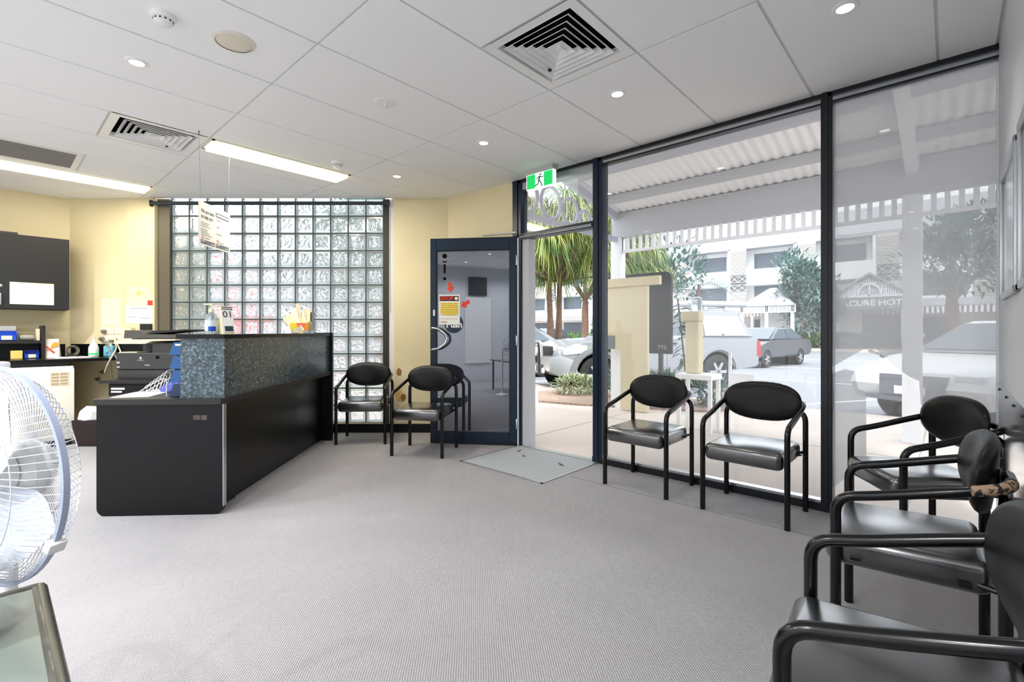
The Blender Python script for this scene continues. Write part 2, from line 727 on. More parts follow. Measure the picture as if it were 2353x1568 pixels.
SIDES = ((1, 0, WX + 0.05), (-1, 0, -XB), (0, -1, -YR), (0, 1, YL), (sin(YAW), cos(YAW), 5.44))
vents = [(h[0] + .012, h[1] - .012, h[2] + .012, h[3] - .012) for h in (holes[0], holes[1], holes[4])]
bm = B()
rs = [(XB, WX + .06, YR, YL)]
for h in vents:
    rs = [q for r in rs for q in sub_rect(r, h)]
for r in rs:
    p = [(r[0], r[2]), (r[1], r[2]), (r[1], r[3]), (r[0], r[3])]
    for a, b, c in SIDES:
        p = clip_poly(p, a, b, c) if p else p
    if len(p) >= 3:
        prism(bm, p, H, H + 0.06)
ceil = struct('ceiling', bm, m_tbar, 'white suspended ceiling of large square-set tiles', 'ceiling', smooth=False)
bm = B()
gx = 0.007
for j in range(-4, 3):
    for i in range(-5, 9):
        rs = [(GX + 1.2 * j, GX + 1.2 * (j + 1), GY + 0.6 * i, GY + 0.6 * (i + 1))]
        for h in holes:
            rs = [q for r in rs for q in sub_rect(r, h)]
        for r in rs:
            p = [(r[0] + gx, r[2] + gx), (r[1] - gx, r[2] + gx), (r[1] - gx, r[3] - gx), (r[0] + gx, r[3] - gx)]
            for a, b, c in ((1, 0, WX - 0.012), (-1, 0, -XB), (0, -1, -YR - 0.012), (0, 1, YL - 0.01), (sin(YAW), cos(YAW), 5.41)):
                p = clip_poly(p, a, b, c) if p else p
            if len(p) >= 3:
                prism(bm, p, H - 0.006, H - 0.0005)
obj('ceiling_tiles', bm, m_ceil, ceil, smooth=False)

# right wall with the reflective lower sheet
bm = B()
box(bm, XB, WX + 0.2, YR - 0.12, YR, -0.05, H + 0.05)
struct('wall_right', bm, m_white_wall, 'pale grey wall at the right with a steel sheet along its foot', 'wall')
bm = B()
box(bm, 0.2, 3.56, YR, YR + 0.004, 0.06, 0.875)
wp = struct('trim_1', bm, m_steel, 'shiny steel protection sheet on the lower right wall', 'panel')
bm = B()
for x in (3.45, 3.05, 2.72, 2.4, 2.0):
    lathe(bm, [(0.006, 0), (0.006, 0.004), (0.003, 0.006)], 8, T(x, YR + 0.004, 0.845) @ RX(-pi / 2))
    lathe(bm, [(0.006, 0), (0.006, 0.004), (0.003, 0.006)], 8, T(x, YR + 0.004, 0.45) @ RX(-pi / 2))
obj('screw_row', bm, m_black, wp)
bm = B()
box(bm, 3.18, 3.186, YR + 0.004, YR + 0.006, 0.06, 0.875)
obj('sheet_joint', bm, m_alu, wp)

# left wall and wall behind
bm = B()
box(bm, XB - 0.1, 0.75, YL, YL + 0.12, -0.05, H + 0.05)
struct('wall_left', bm, m_cream, 'cream wall behind the wall cupboard and bench', 'wall')
bm = B()
box(bm, XB - 0.12, XB, YR - 0.1, YL + 0.1, -0.05, H + 0.05)
struct('wall_rear', bm, m_white_wall, 'pale wall behind the camera, seen reflected in the door', 'wall')

# chamfered back wall, local x along camera right, y away
XL, XG0, XG1, XR = -5.055, -3.915, -1.487, -0.735
ZB = 0.096
bm = B()
box(bm, XL, -4.373, 0.03, 0.16, -0.05, H + 0.03)
box(bm, -4.373, -4.053, 0.0, 0.16, -0.05, H + 0.03)
box(bm, -1.345, XR, 0.0, 0.16, -0.05, H + 0.03)
box(bm, -4.053, -1.345, 0.06, 0.16, -0.05, ZB)
wb = struct('wall_back', bm, m_cream, 'cream back wall around the glass block window', 'wall', CHA, -YAW)
bm = B()
prism(bm, [(-1.345, 0.0), (-1.42, 0.06), (-1.42, 0.16), (-1.345, 0.16)], ZB, H)
obj('white_reveal', bm, mat('reveal_white', rgb(228, 226, 218), 0.6), wb)
# plaster damage
m_pl = mat('bare_plaster', rgb(226, 186, 120), 0.8)
m_pl2 = mat('brown_chip', rgb(150, 110, 60), 0.8)
for (px, pz, w, h, mm) in ((-1.285, 0.42, 0.06, 0.085, m_pl), (-1.29, 0.685, 0.03, 0.05, m_pl2), (-1.24, 0.395, 0.03, 0.05, m_pl2)):
    bm = B()
    random.seed(int(px * -1000))
    pts = []
    for k in range(18):
        t = 2 * pi * k / 18
        q = random.uniform(0.72, 1.05)
        pts.append((px + w * q * cos(t), pz + h * q * sin(t)))
    prism(bm, pts, -0.0015, 0.0005, 'y')
    obj('chipped_patch', bm, mm, wb)
random.seed(11)

# glass block window
g1 = sempty('window_1', 'large window of clear wavy glass blocks behind the reception desk', 'window', CHA, -YAW)
nx, px_ = 12, (XG1 - XG0) / 12
pz_ = 0.1974
zrows = [2.465 - pz_ * k for k in range(0, 13)]
zl = [H + 0.012] + zrows          # row boundaries top to bottom
bmg, bmr, bmm = B(), B(), B()
jt = 0.007
for k in range(len(zl) - 1):
    for i in range(nx):
        x0, x1 = XG0 + px_ * i + jt, XG0 + px_ * (i + 1) - jt
        z0, z1 = zl[k + 1] + jt, zl[k] - jt
        y0, y1, e = 0.075, 0.083, 0.022
        a = [(x0, y1, z0), (x1, y1, z0), (x1, y1, z1), (x0, y1, z1)]
        b = [(x0 + .006, y0, z0 + .006), (x1 - .006, y0, z0 + .006), (x1 - .006, y0, z1 - .006), (x0 + .006, y0, z1 - .006)]
        c = [(x0 + e, y0, z0 + e), (x1 - e, y0, z0 + e), (x1 - e, y0, z1 - e), (x0 + e, y0, z1 - e)]
        d = [(x0 + e + .004, y0 + .012, z0 + e + .004), (x1 - e - .004, y0 + .012, z0 + e + .004), (x1 - e - .004, y0 + .012, z1 - e - .004), (x0 + e + .004, y0 + .012, z1 - e - .004)]
        for u, v in ((a, b), (b, c), (c, d)):
            for q in range(4):
                quad(bmr, u[q], u[(q + 1) % 4], v[(q + 1) % 4], v[q])
        quad(bmg, *d)
for i in range(nx + 1):
    x = XG0 + px_ * i
    box(bmm, x - jt, x + jt, 0.078, 0.15, ZB, H + 0.02)
for z in zl[1:]:
    box(bmm, XG0, XG1, 0.0785, 0.1495, z - jt, z + jt)
obj('glass_blocks', bmg, m_block, g1, smooth=False)
obj('block_rims', bmr, m_rimglass, g1, smooth=False)
obj('mortar_grid', bmm, m_mortar, g1, smooth=False)
m_olive = mat('olive_brown_frame', rgb(98, 92, 74), 0.6)
bm = B()
box(bm, -4.053, XG0, 0.045, 0.15, ZB, H)
obj('side_frame', bm, m_olive, g1, smooth=False)
bm = B()
box(bm, XG1, -1.42, 0.05, 0.15, ZB, H)
obj('side_frame', bm, mat('dark_bronze_frame', rgb(48, 46, 38), 0.6), g1, smooth=False)

# rolled-up blind across the top of the blocks
bl = thing('roller_blind', 'dark roller blind rolled up along the top of the glass block window', 'blind', CHA, -YAW)
bm = B()
tube(bm, [(-4.07, -0.02, 2.585), (-1.40, -0.02, 2.585)], 0.021, 12)
obj('roller_tube', bm, mat('blind_charcoal', rgb(44, 54, 58), 0.6), bl)
for x in (-4.08, -1.405):
    bm = B()
    box(bm, x - 0.004, x + 0.012, -0.04, 0.0, 2.55, 2.62, 0.003)
    obj('bracket', bm, m_black, bl)
bm = B()
tube(bm, [(-1.38, -0.03, 2.57), (-1.382, -0.03, 2.0), (-1.378, -0.03, 1.35)], 0.003, 6)
obj('pull_cord', bm, m_gcord, bl)

# skirtings
bm = B()
box(bm, -2.2, -0.75, -0.014, 0.0, 0.0, 0.098)
struct('baseboard_back', bm, m_black_lam, 'black skirting board under the glass block window', 'baseboard', CHA, -YAW)

# cream wall beside the door, street window wall
YD0, YD1 = 2.309, 3.258          # door opening
bm = B()
prism(bm, [(3.5128, 4.1915), (3.57, 3.258), (3.73, 3.258), (3.73, 4.45), (3.53, 4.45)], -0.05, H + 0.03)
struct('wall_front', bm, m_cream, 'narrow cream wall between the corner and the door', 'wall')
bm = B()
box(bm, WX, WX + 0.15, YR - 0.1, 4.2, H - 0.02, H + 0.5)
struct('trim_1_lintel', bm, m_verwhite)
bpy.data.objects['trim_1_lintel'].name = 'trim_2'

fr = sempty('window_frame', 'dark navy aluminium frame of the street window and doorway', 'frame')
for (y0, y1, n) in ((3.141, 3.258, 'jamb'), (2.217, 2.309, 'mullion'), (0.545, 0.607, 'mullion')):
    bm = B()
    box(bm, WX - 0.02, WX + 0.09, y0, y1, 0, H - 0.006, 0.004, 1)
    box(bm, WX - 0.03, WX - 0.02, y0 + 0.35 * (y1 - y0), y1 - 0.15 * (y1 - y0), 0, H - 0.006)
    obj(n, bm, m_navy if y0 > 1 else m_black_al, fr, smooth=False)
bm = B()
box(bm, WX - 0.02, WX + 0.09, YR, 3.258, H - 0.035, H - 0.004)
obj('head_rail', bm, m_black_al, fr, smooth=False)
bm = B()
box(bm, WX - 0.005, WX + 0.05, YR, 2.217, H - 0.062, H - 0.036)
box(bm, WX - 0.004, WX + 0.05, 2.309, 3.141, H - 0.105, H - 0.036)
obj('head_track', bm, m_alu, fr, smooth=False)
bm = B()
box(bm, WX - 0.012, WX + 0.05, YR, 2.217, H - 0.075, H - 0.062)
obj('glazing_bead', bm, m_black_al, fr, smooth=False)
bm = B()
box(bm, WX - 0.025, WX + 0.09, YR, 2.309, 0, 0.05)
obj('sill', bm, m_black_al, fr, smooth=False)
bm = B()
box(bm, WX - 0.01, WX + 0.05, YR, 2.217, 0.05, 0.064)
obj('sill_bead', bm, m_alu, fr, smooth=False)
bm = B()
box(bm, WX - 0.02, WX + 0.07, YD0, 3.141, 2.052, 2.108)
obj('transom_bar', bm, m_navy, fr, smooth=False)
bm = B()
tube(bm, [(WX - 0.03, YD0 + 0.0, 2.072), (WX - 0.03, 3.14, 2.072)], 0.012, 8)
obj('door_track', bm, m_alu, fr)
bm = B()
box(bm, WX + 0.0, WX + 0.1, 3.055, 3.141, 0, 2.052)
obj('door_stop', bm, mat('jamb_grey', rgb(188, 190, 194), 0.5), fr, smooth=False)
bm = B()
box(bm, WX - 0.03, WX - 0.02, 3.165, 3.205, 0.0, 2.07)
obj('hinge_strip', bm, mat('hinge_strip_pale', rgb(196, 206, 214), 0.4), fr, smooth=False)

for n, (y0, y1, z0, z1, mm, lb) in enumerate(((0.607, 2.217, 0.06, H - 0.06, m_pane, 'big clear pane between the two dark mullions'), (YR, 0.545, 0.06, H - 0.06, m_pane_r, 'pane beside the right wall carrying frosted film'), (YD0, 3.141, 2.108, H - 0.05, m_pane_t, 'small transom pane above the open doorway'))):
    bm = B()
    quad(bm, (WX + 0.03, y0, z0), (WX + 0.03, y1, z0), (WX + 0.03, y1, z1), (WX + 0.03, y0, z1))
    struct('window_%d' % (n + 2), bm, mm, lb, 'window', smooth=False)


def atX(px, py, X):
    c, s = cos(YAW), sin(YAW)
    r = (px - 1179.4) / 1102.4
    d = X / (c * r + s)
    x = r * d
    return (-s * x + c * d, CH - (py - 763.3) / 1102.4 * d)


def film(name, outline, label):
    bm = B()
    prism(bm, outline, WX + 0.018, WX + 0.0184, 'x')
    return tag(obj(name, bm, m_film, smooth=False), label, 'window film')


XF = WX + 0.018
tear = [atX(*p, XF) for p in ((1913, 842), (1950, 822), (1986, 802), (2008, 800), (2030, 815), (2050, 838), (2066, 850), (2090, 866), (2112, 876), (2116, 930), (2150, 968), (2289, 1000))]
film('window_film', [(0.543, H - 0.07)] + [(min(0.543, y), z) for y, z in tear] + [(YR + 0.004, tear[-1][1] - 0.05), (YR + 0.004, H - 0.07)], 'large torn sheet of frosted film over the upper right pane')
t2 = [atX(*p, XF) for p in ((1913, 858), (1940, 848), (1964, 853), (1971, 893), (1990, 902), (1991, 1060), (1913, 1120))]
film('window_film', [(min(0.543, y), z) for y, z in t2], 'small left-over scrap of frosted film low beside the right mullion')
bm = B()
cy, cz = atX(2012, 808, WX)
for (dy, dz, w, h, k) in ((0.02, 0.0, 0.02, 0.012, 0.02), (-0.015, -0.012, 0.03, 0.008, 0.035), (-0.035, -0.03, 0.02, 0.012, 0.015)):
    vs = [(WX + 0.016, cy + dy - w, cz + dz), (WX + 0.016 - k, cy + dy, cz + dz - h), (WX + 0.016 - k * .6, cy + dy + w, cz + dz + h * .4), (WX + 0.016, cy + dy + w * .4, cz + dz + h)]
    quad(bm, *vs)
tag(obj('film_curl', bm, mat('film_white', rgb(245, 246, 248), 0.5), smooth=False), 'crumpled white curl of film hanging at the top of the tear', 'film scrap')

# ================================================================== DOOR LEAF (open inwards)
# local x from the hinge towards the free edge, local -y faces the camera
HX, HY = 3.567, 3.199
DL = 0.885
drz = atan2(3.917 - HY, 3.065 - HX)        # direction hinge -> free edge
dr = sempty('door_1', 'dark navy framed tinted glass door standing open into the room', 'door', (HX, HY, 0), drz)
# camera side is local +y here
DT = 2.085
bm = B()
box(bm, 0.0, 0.075, -0.02, 0.022, 0.02, DT, 0.003, 1)
box(bm, DL - 0.062, DL, -0.02, 0.022, 0.02, DT, 0.003, 1)
box(bm, 0.075, DL - 0.062, -0.02, 0.022, DT - 0.125, DT, 0.003, 1)
box(bm, 0.075, DL - 0.062, -0.02, 0.022, 0.02, 0.135, 0.003, 1)
obj('door_frame', bm, m_navy, dr, smooth=False)
bm = B()
box(bm, 0.07, DL - 0.058, -0.004, 0.004, 0.13, DT - 0.12)
obj('door_glass', bm, m_doorglass, dr, smooth=False)
bm = B()
box(bm, 0.075, DL - 0.062, 0.0, 0.012, DT - 0.132, DT - 0.124)
box(bm, DL - 0.07, DL - 0.062, 0.0, 0.012, 0.135, DT - 0.124)
obj('glazing_bead', bm, m_black, dr, smooth=False)
bm = B()
tube(bm, [(DL - 0.03, 0.022, 0.955), (DL - 0.03, 0.06, 0.955), (DL - 0.10, 0.075, 0.965), (DL - 0.185, 0.075, 1.03), (DL - 0.185, 0.075, 1.10), (DL - 0.10, 0.075, 1.165), (DL - 0.03, 0.06, 1.175), (DL - 0.03, 0.022, 1.175)], 0.014, 10, 0.05)
h = obj('pull_handle', bm, m_chrome, dr)
bm = B()
tube(bm, [(DL - 0.03, -0.022, 0.955), (DL - 0.03, -0.06, 0.955), (DL - 0.10, -0.075, 0.965), (DL - 0.185, -0.075, 1.03), (DL - 0.185, -0.075, 1.10), (DL - 0.10, -0.075, 1.165), (DL - 0.03, -0.06, 1.175), (DL - 0.03, -0.022, 1.175)], 0.014, 10, 0.05)
obj('pull_handle', bm, m_chrome, dr)
bm = B()
box(bm, DL - 0.002, DL + 0.002, -0.012, 0.012, 1.28, 1.40)
box(bm, DL - 0.05, DL - 0.03, 0.022, 0.0235, 1.30, 1.36)
obj('lock_plate', bm, m_alu, dr)
for z in (0.22, 1.05, 1.85):
    bm = B()
    box(bm, -0.012, 0.006, 0.015, 0.03, z - 0.05, z + 0.05, 0.002)
    obj('hinge', bm, m_alu, dr)
bm = B()
box(bm, 0.01, DL, -0.012, 0.016, 0.004, 0.022)
obj('brush_strip', bm, m_black, dr)
# closer arm
bm = B()
tube(bm, [(0.34, 0.03, DT + 0.015), (0.1, 0.03, DT + 0.03), (0.0, 0.08, DT + 0.03)], 0.008, 6)
obj('closer_arm', bm, m_alu, dr)


def dpos(px, py):
    """point on the door glass plane -> local (x, z)"""
    c, s = cos(YAW), sin(YAW)
    r = (px - 1179.4) / 1102.4
    dx, dy = c * r + s, -s * r + c
    ux, uy = cos(drz), sin(drz)
    # d*(dx,dy) = H + t*(ux,uy)
    det = dx * (-uy) - dy * (-ux)
    d = (HX * (-uy) - HY * (-ux)) / det
    t = (dx * HY - dy * HX) / det
    return t, CH - (py - 763.3) / 1102.4 * d


DOOR_M = T(HX, HY, 0) @ RZ(drz)
# text on the glass: local +y faces the viewer, reading direction is -x
DTX = Matrix(((-1, 0, 0, 0), (0, 0, 1, 0.006), (0, 1, 0, 0), (0, 0, 0, 1)))


def dtm(x, z, y=0.0):
    return T(x, y, z) @ DTX


st = thing('stop_poster', 'white A4 poster headed STOP with yellow highlighted lines on the door glass', 'poster', (HX, HY, 0), drz)
x0, z0 = dpos(1057, 746)
x1, z1 = dpos(1009, 678)
bm = B()
box(bm, x0, x1, 0.0062, 0.0072, z0, z1)
obj('sheet', bm, m_paper, st, smooth=False)
bm = B()
w, hh = x1 - x0, z1 - z0
box(bm, x0 + 0.012, x1 - 0.008, 0.0072, 0.0078, z1 - 0.065, z1 - 0.012)
obj('header', bm, mat('brown_black_print', rgb(58, 34, 30), 0.6), st, smooth=False)
text('headline', 'STOP', 0.055, m_red, st, dtm(x0 + w * 0.62, z1 - 0.038, 0.002), bold=0.0015)
bm = B()
lathe(bm, [(0.017, 0), (0.017, 0.001)], 14, T(x0 + w * 0.17, 0.0078, z1 - 0.038) @ RX(-pi / 2))
obj('hand_symbol', bm, m_paper, st)
bm = B()
for k, (a, b) in enumerate(((0.06, 0.94), (0.12, 0.9), (0.05, 0.92), (0.06, 0.95), (0.05, 0.93), (0.06, 0.94), (0.22, 0.78))):
    zz = z1 - 0.092 - k * 0.0185
    box(bm, x0 + w * (1 - b), x0 + w * (1 - a), 0.0072, 0.0076, zz - 0.0075, zz + 0.0085)
obj('highlighted_lines', bm, m_yellow, st, smooth=False)
bm = B()
random.seed(3)
for k in range(7):
    zz = z1 - 0.092 - k * 0.0185
    xx = x0 + w * 0.08
    while xx < x0 + w * 0.9:
        q = random.uniform(0.008, 0.022)
        box(bm, xx, min(xx + q, x0 + w * .92), 0.0076, 0.0079, zz - 0.003, zz + 0.003)
        xx += q + 0.005
box(bm, x0 + w * 0.1, x1 - w * 0.08, 0.0072, 0.0075, z0 + 0.055, z0 + 0.058)
box(bm, x0 + w * 0.6, x1 - w * 0.08, 0.0072, 0.0075, z0 + 0.022, z0 + 0.03)
obj('printed_lines', bm, mat('olive_ink', rgb(150, 118, 20), 0.7), st, smooth=False)

pu = thing('push_sticker', 'round navy sticker reading Push partly behind the STOP poster', 'sticker', (HX, HY, 0), drz)
xc, zc = dpos(1043, 744)
bm = B()
lathe(bm, [(0.098, 0), (0.098, 0.0008)], 40, T(xc, 0.0045, zc) @ RX(-pi / 2))
obj('disc', bm, m_navy, pu)
text('lettering', 'Push', 0.088, m_paper, pu, dtm(xc - 0.004, zc - 0.012, -0.0001), ext=0.0002, bold=0.003)


def arrow(name, px, py, ang, label):
    x, z = dpos(px, py)
    o = thing(name, label, 'arrow sticker', (HX, HY, 0), drz, 'red arrows on the door glass')
    bm = B()
    prism(bm, [(-0.018, 0.05), (-0.02, 0.0), (-0.045, 0.0), (0.0, -0.055), (0.04, 0.0), (0.018, 0.0), (0.02, 0.055)], 0.0048, 0.0056, 'y')
    bm.transform(T(x, 0, z) @ RY(ang) @ T(-x, 0, -z) @ T(x, 0, z))
    obj('arrow_shape', bm, m_red, o, smooth=False)
    return o


arrow('red_arrow', 1035, 661, radians(8), 'small red paper arrow pointing down above the STOP poster')
arrow('red_arrow', 1069, 699, radians(-58), 'small red paper arrow pointing left beside the STOP poster')
# black marks in a column on the glass
bd = thing('black_decal', 'vertical column of small black decals high on the door glass', 'decal', (HX, HY, 0), drz)
for (px, py, r) in ((1022, 589, 0.024), (1022, 641, 0.016)):
    x, z = dpos(px, py)
    bm = B()
    lathe(bm, [(r, 0), (r, 0.004)], 18, T(x, 0.0045, z) @ RX(-pi / 2))
    obj('round_mark', bm, m_void, bd)
for (px, py, w, h) in ((1022, 602, 0.022, 0.006), (1022, 618, 0.01, 0.045)):
    x, z = dpos(px, py)
    bm = B()
    box(bm, x - w, x + w, 0.0045, 0.0075, z - h, z + h)
    obj('bar_mark', bm, m_void, bd, smooth=False)

# entrance mat
bm = B()
mt = thing('entrance_mat', 'grey brush matting set in the floor inside the doorway with metal edging', 'door mat')
box(bm, 2.8, 3.56, 2.262, 3.16, 0.0, 0.006)
obj('matting', bm, m_mat, mt, smooth=False)
bm = B()
box(bm, 2.79, 2.802, 2.25, 3.172, 0.0, 0.008)
box(bm, 2.79, 3.56, 2.25, 2.264, 0.0, 0.008)
box(bm, 2.79, 3.56, 3.158, 3.172, 0.0, 0.008)
obj('edge_trim', bm, m_alu, mt, smooth=False)
bm = B()
box(bm, 3.555, 3.62, 2.31, 3.141, 0.0, 0.012)
struct('trim_1_threshold', bm, m_alu).name = 'trim_3'
for k, (x, y, w, lb) in enumerate(((3.40, 3.02, 0.035, 'dry brown leaf on the mat nearest the door hinge'), (3.28, 2.86, 0.016, 'tiny dark leaf scrap in the middle of the mat'), (3.28, 2.44, 0.05, 'thin curled leaf on the mat toward the window'))):
    bm = B()
    vs = [(-w, -0.008, 0.008), (0, -0.012, 0.012), (w, 0.0, 0.018), (0, 0.012, 0.010)]
    quad(bm, *vs)
    tag(obj('dry_leaf', bm, mat('dry_leaf_brown', rgb(74, 66, 58), 0.8) if k == 0 else bpy.data.materials['dry_leaf_brown'], loc=(x, y, 0), rz=0.6 * k, smooth=False), lb, 'leaf', 'leaf litter on the mat')

# ================================================================== CHAIRS
def backrest_bm(dmg=False):
    bm = B()
    n, a, b = 36, 0.238, 0.128
    rings = []
    for (s, y) in ((0.0, -0.030), (0.55, -0.030), (0.84, -0.025), (0.955, -0.012), (1.0, 0.0), (0.955, 0.014), (0.84, 0.022), (0.5, 0.025), (0.0, 0.025)):
        if s == 0:
            rings.append([bm.verts.new((0, y, 0))])
            continue
        rg = []
        for i in range(n):
            t = 2 * pi * i / n
            ct, st_ = cos(t), sin(t)
            x = a * s * math.copysign(abs(ct) ** 0.8, ct)
            z = b * s * math.copysign(abs(st_) ** 0.86, st_)
            rg.append(bm.verts.new((x, y - 0.75 * x * x, z)))
        rings.append(rg)
    for u, v in zip(rings, rings[1:]):
        if len(u) == 1:
            for i in range(n):
                bm.faces.new([u[0], v[i], v[(i + 1) % n]])
        elif len(v) == 1:
            for i in range(n):
                bm.faces.new([u[(i + 1) % n], u[i], v[0]])
        else:
            for i in range(n):
                bm.faces.new([u[i], v[i], v[(i + 1) % n], u[(i + 1) % n]])
    bm.transform(T(0, 0.185, 0.678) @ RX(radians(-6)))
    return bm


def make_chair(label):
    t = thing('waiting_chair', label, 'chair', group='black vinyl waiting chairs')
    bm = B()
    box(bm, -0.225, 0.225, -0.235, 0.185, 0.338, 0.442, 0.034, 5)
    for v in bm.verts:
        k = max(0, 1 - (v.co.x / 0.225) ** 2) * max(0, 1 - (v.co.y / 0.235) ** 2)
        if v.co.z > 0.42:
            v.co.z += 0.012 * k
        if v.co.y < -0.2:
            v.co.y -= 0.018 * (1 - (v.co.x / 0.225) ** 2)
            v.co.z -= 0.008
    obj('seat', bm, m_seat, t, angle=60)
    obj('backrest', backrest_bm(), m_vinyl, t, angle=80)
    r = 0.0163
    for s in (-1, 1):
        x = 0.243 * s
        bm = B()
        tube(bm, [(x, -0.205, 0.0), (x, -0.205, 0.46)], r, 12)
        obj('leg', bm, m_tube, t)
        bm = B()
        tube(bm, [(x, 0.205, 0.0), (x, 0.205, 0.632), (0.10 * s, 0.222, 0.635)], r, 12, 0.09)
        obj('leg', bm, m_tube, t)
        bm = B()
        tube(bm, [(x, -0.205, 0.46), (x, -0.205, 0.572), (x * 0.995, -0.09, 0.597), (x, 0.12, 0.655), (x * 0.96, 0.222, 0.682), (0.10 * s, 0.226, 0.69)], r, 12, 0.11)
        obj('armrest', bm, m_tube, t)
        bm = B()
        tube(bm, [(x * 0.9, 0.15, 0.375), (x, 0.205, 0.375)], 0.009, 8)
        obj('side_rail', bm, m_tube, t)
    bm = B()
    for y in (-0.15, 0.12):
        box(bm, -0.24, 0.24, y - 0.015, y + 0.015, 0.365, 0.375)
    obj('seat_support', bm, m_tube, t, smooth=False)
    bm = B()
    box(bm, -0.11, 0.11, 0.204, 0.214, 0.63, 0.705, 0.004)
    obj('back_plate', bm, m_tube, t)
    return t


c0 = make_chair('black armchair in front of the glass block window, nearest the reception desk')
c0.location = (2.684, 4.546, 0)
c0.rotation_euler.z = radians(-43.5)
GC = 'black vinyl waiting chairs'
dup(c0, 'black armchair standing directly in front of the open dark glass door', (2.806, 3.686, 0), radians(-59))
dup(c0, 'black armchair at the street window, the one closer to the doorway', (3.318, 1.662, 0), radians(-91.5))
dup(c0, 'black armchair at the street window, the one closer to the right mullion', (3.294, 0.925, 0), radians(-91.5))
cR1 = dup(c0, 'black armchair turned in the corner between window and right wall', (3.245, 0.118, 0), radians(180 + 32))
cR2 = dup(c0, 'black armchair with scraped arm paint, middle of the three along the right wall', (2.215, 0.098, 0), radians(180 + 3))
cR3 = dup(c0, 'black armchair nearest the viewer, cut off by the right edge', (1.285, 0.055, 0), radians(180 + 5))
# scraped paint on the middle chair's rear tube
bm = B()
m_scr = mat('scraped_paint', rgb(172, 142, 116), 0.7, noise=(60, rgb(20, 20, 22), 4))
x, s = 0.243, 1
ap = fillet([(x, -0.205, 0.46), (x, -0.205, 0.572), (x * 0.995, -0.09, 0.597), (x, 0.12, 0.655), (x * 0.96, 0.222, 0.682), (0.10 * s, 0.226, 0.69)], 0.11)
_r = m_scr.node_tree.nodes['Color Ramp'].color_ramp.elements
_r[0].position, _r[1].position = 0.5, 0.56
ap = [p for p in ap if p.y > 0.115 and p.x > 0.17]
tube(bm, ap, 0.0167, 12)
o = obj('scraped_patch', bm, m_scr, cR2)
o['label'] = 'bare scraped patches of paint'
bm = B()
tube(bm, [(0.243, 0.2055, 0.40), (0.243, 0.2055, 0.545)], 0.0167, 12)
o = obj('scraped_patch', bm, m_scr, cR2)
o['label'] = 'bare scraped patches of paint'

# ================================================================== RECEPTION DESK
DX, DY, DRZ = 0.447, 3.881, radians(-44.6)
DM = T(DX, DY, 0) @ RZ(DRZ)
L = 2.03
dk = thing('reception_desk', 'black reception desk with granite pattern upstand and pale edge trim', 'reception desk', (DX, DY, 0), DRZ)
bm = B()
prism(bm, rr(0.008, 0.762, 0.0, 0.685, 0.05, 5, (1, 1, 0, 0)), 0.004, 0.036, 'y')
obj('end_panel', bm, m_black_lam, dk)
bm = B()
prism(bm, rr(-0.012, 0.775, -0.018, L, 0.03, 5, (1, 1, 0, 0)), 0.688, 0.722)
obj('desktop', bm, m_charc, dk)
bm = B()
box(bm, 0.655, 0.685, 0.036, L, 0.012, 0.688)
obj('front_panel', bm, m_black_lam, dk, smooth=False)
bm = B()
box(bm, 0.761, 0.7655, 0.003, 0.037, 0.05, 0.688)
box(bm, 0.685, 0.689, 0.3, L, 0.0, 0.014)
obj('metal_edge', bm, m_alu, dk, smooth=False)
bm = B()
box(bm, 0.49, 0.757, 0.03, L - 0.0, 0.722, 1.094)
obj('upstand', bm, m_granite, dk, smooth=False)
bm = B()
prism(bm, rr(0.475, 0.777, 0.012, L, 0.02, 4, (0, 1, 0, 0)), 1.094, 1.121)
obj('counter_shelf', bm, m_black_lam, dk)
bm = B()
prism(bm, rr(0.46, 0.79, 0.0, 1.128, 0.01, 3, (0, 0, 1, 1)), L, L + 0.03, 'y')
obj('far_end_panel', bm, m_black_lam, dk)
bm = B()
box(bm, 0.008, 0.04, 0.06, 1.9, 0.1, 0.688)
box(bm, 0.04, 0.65, 1.4, 1.43, 0.0, 0.688)
obj('inner_panel', bm, m_charc, dk, smooth=False)
bm = B()
random.seed(5)
for k in range(7):
    box(bm, 0.585 + k * 0.012, 0.585 + k * 0.012 + random.uniform(.006, .011), 0.0025, 0.0039, 0.585 + random.uniform(0, .006), 0.618)
bmx = obj('tape_residue', bm, mat('tape_residue', rgb(84, 74, 70), 0.8), dk, smooth=False)


def D(x, y, z=0.0):
    return DM @ Vector((x, y, z))


# ---- things on the counter shelf
ZC = 1.1215
sb = thing('sanitiser_bottle', 'clear hand sanitiser pump bottle at the near end of the counter', 'bottle', D(0.60, 0.17, ZC), DRZ)
bm = B()
lathe(bm, [(0.034, 0), (0.036, 0.01), (0.036, 0.10), (0.03, 0.125), (0.014, 0.138), (0.013, 0.145)], 24)
obj('bottle_body', bm, m_clearpl, sb)
bm = B()
lathe(bm, [(0.0368, 0.02), (0.0368, 0.09)], 24, cap=False)
lb = obj('bottle_label', bm, mat('pale_blue_label', rgb(216, 232, 236), 0.5), sb)
bm = B()
lathe(bm, [(0.0372, 0.02), (0.0372, 0.05)], 24, RZ(0), cap=False)
bmesh.ops.delete(bm, geom=[f for f in bm.faces if f.calc_center_median().y > -0.012 or f.calc_center_median().x < 0.0], context='FACES')
obj('blue_mark', bm, m_blue2, sb)
bm = B()
lathe(bm, [(0.015, 0.143), (0.015, 0.165), (0.006, 0.168), (0.006, 0.192)], 16)
box(bm, -0.045, 0.014, -0.009, 0.009, 0.19, 0.2, 0.003)
obj('pump', bm, m_paper2, sb)

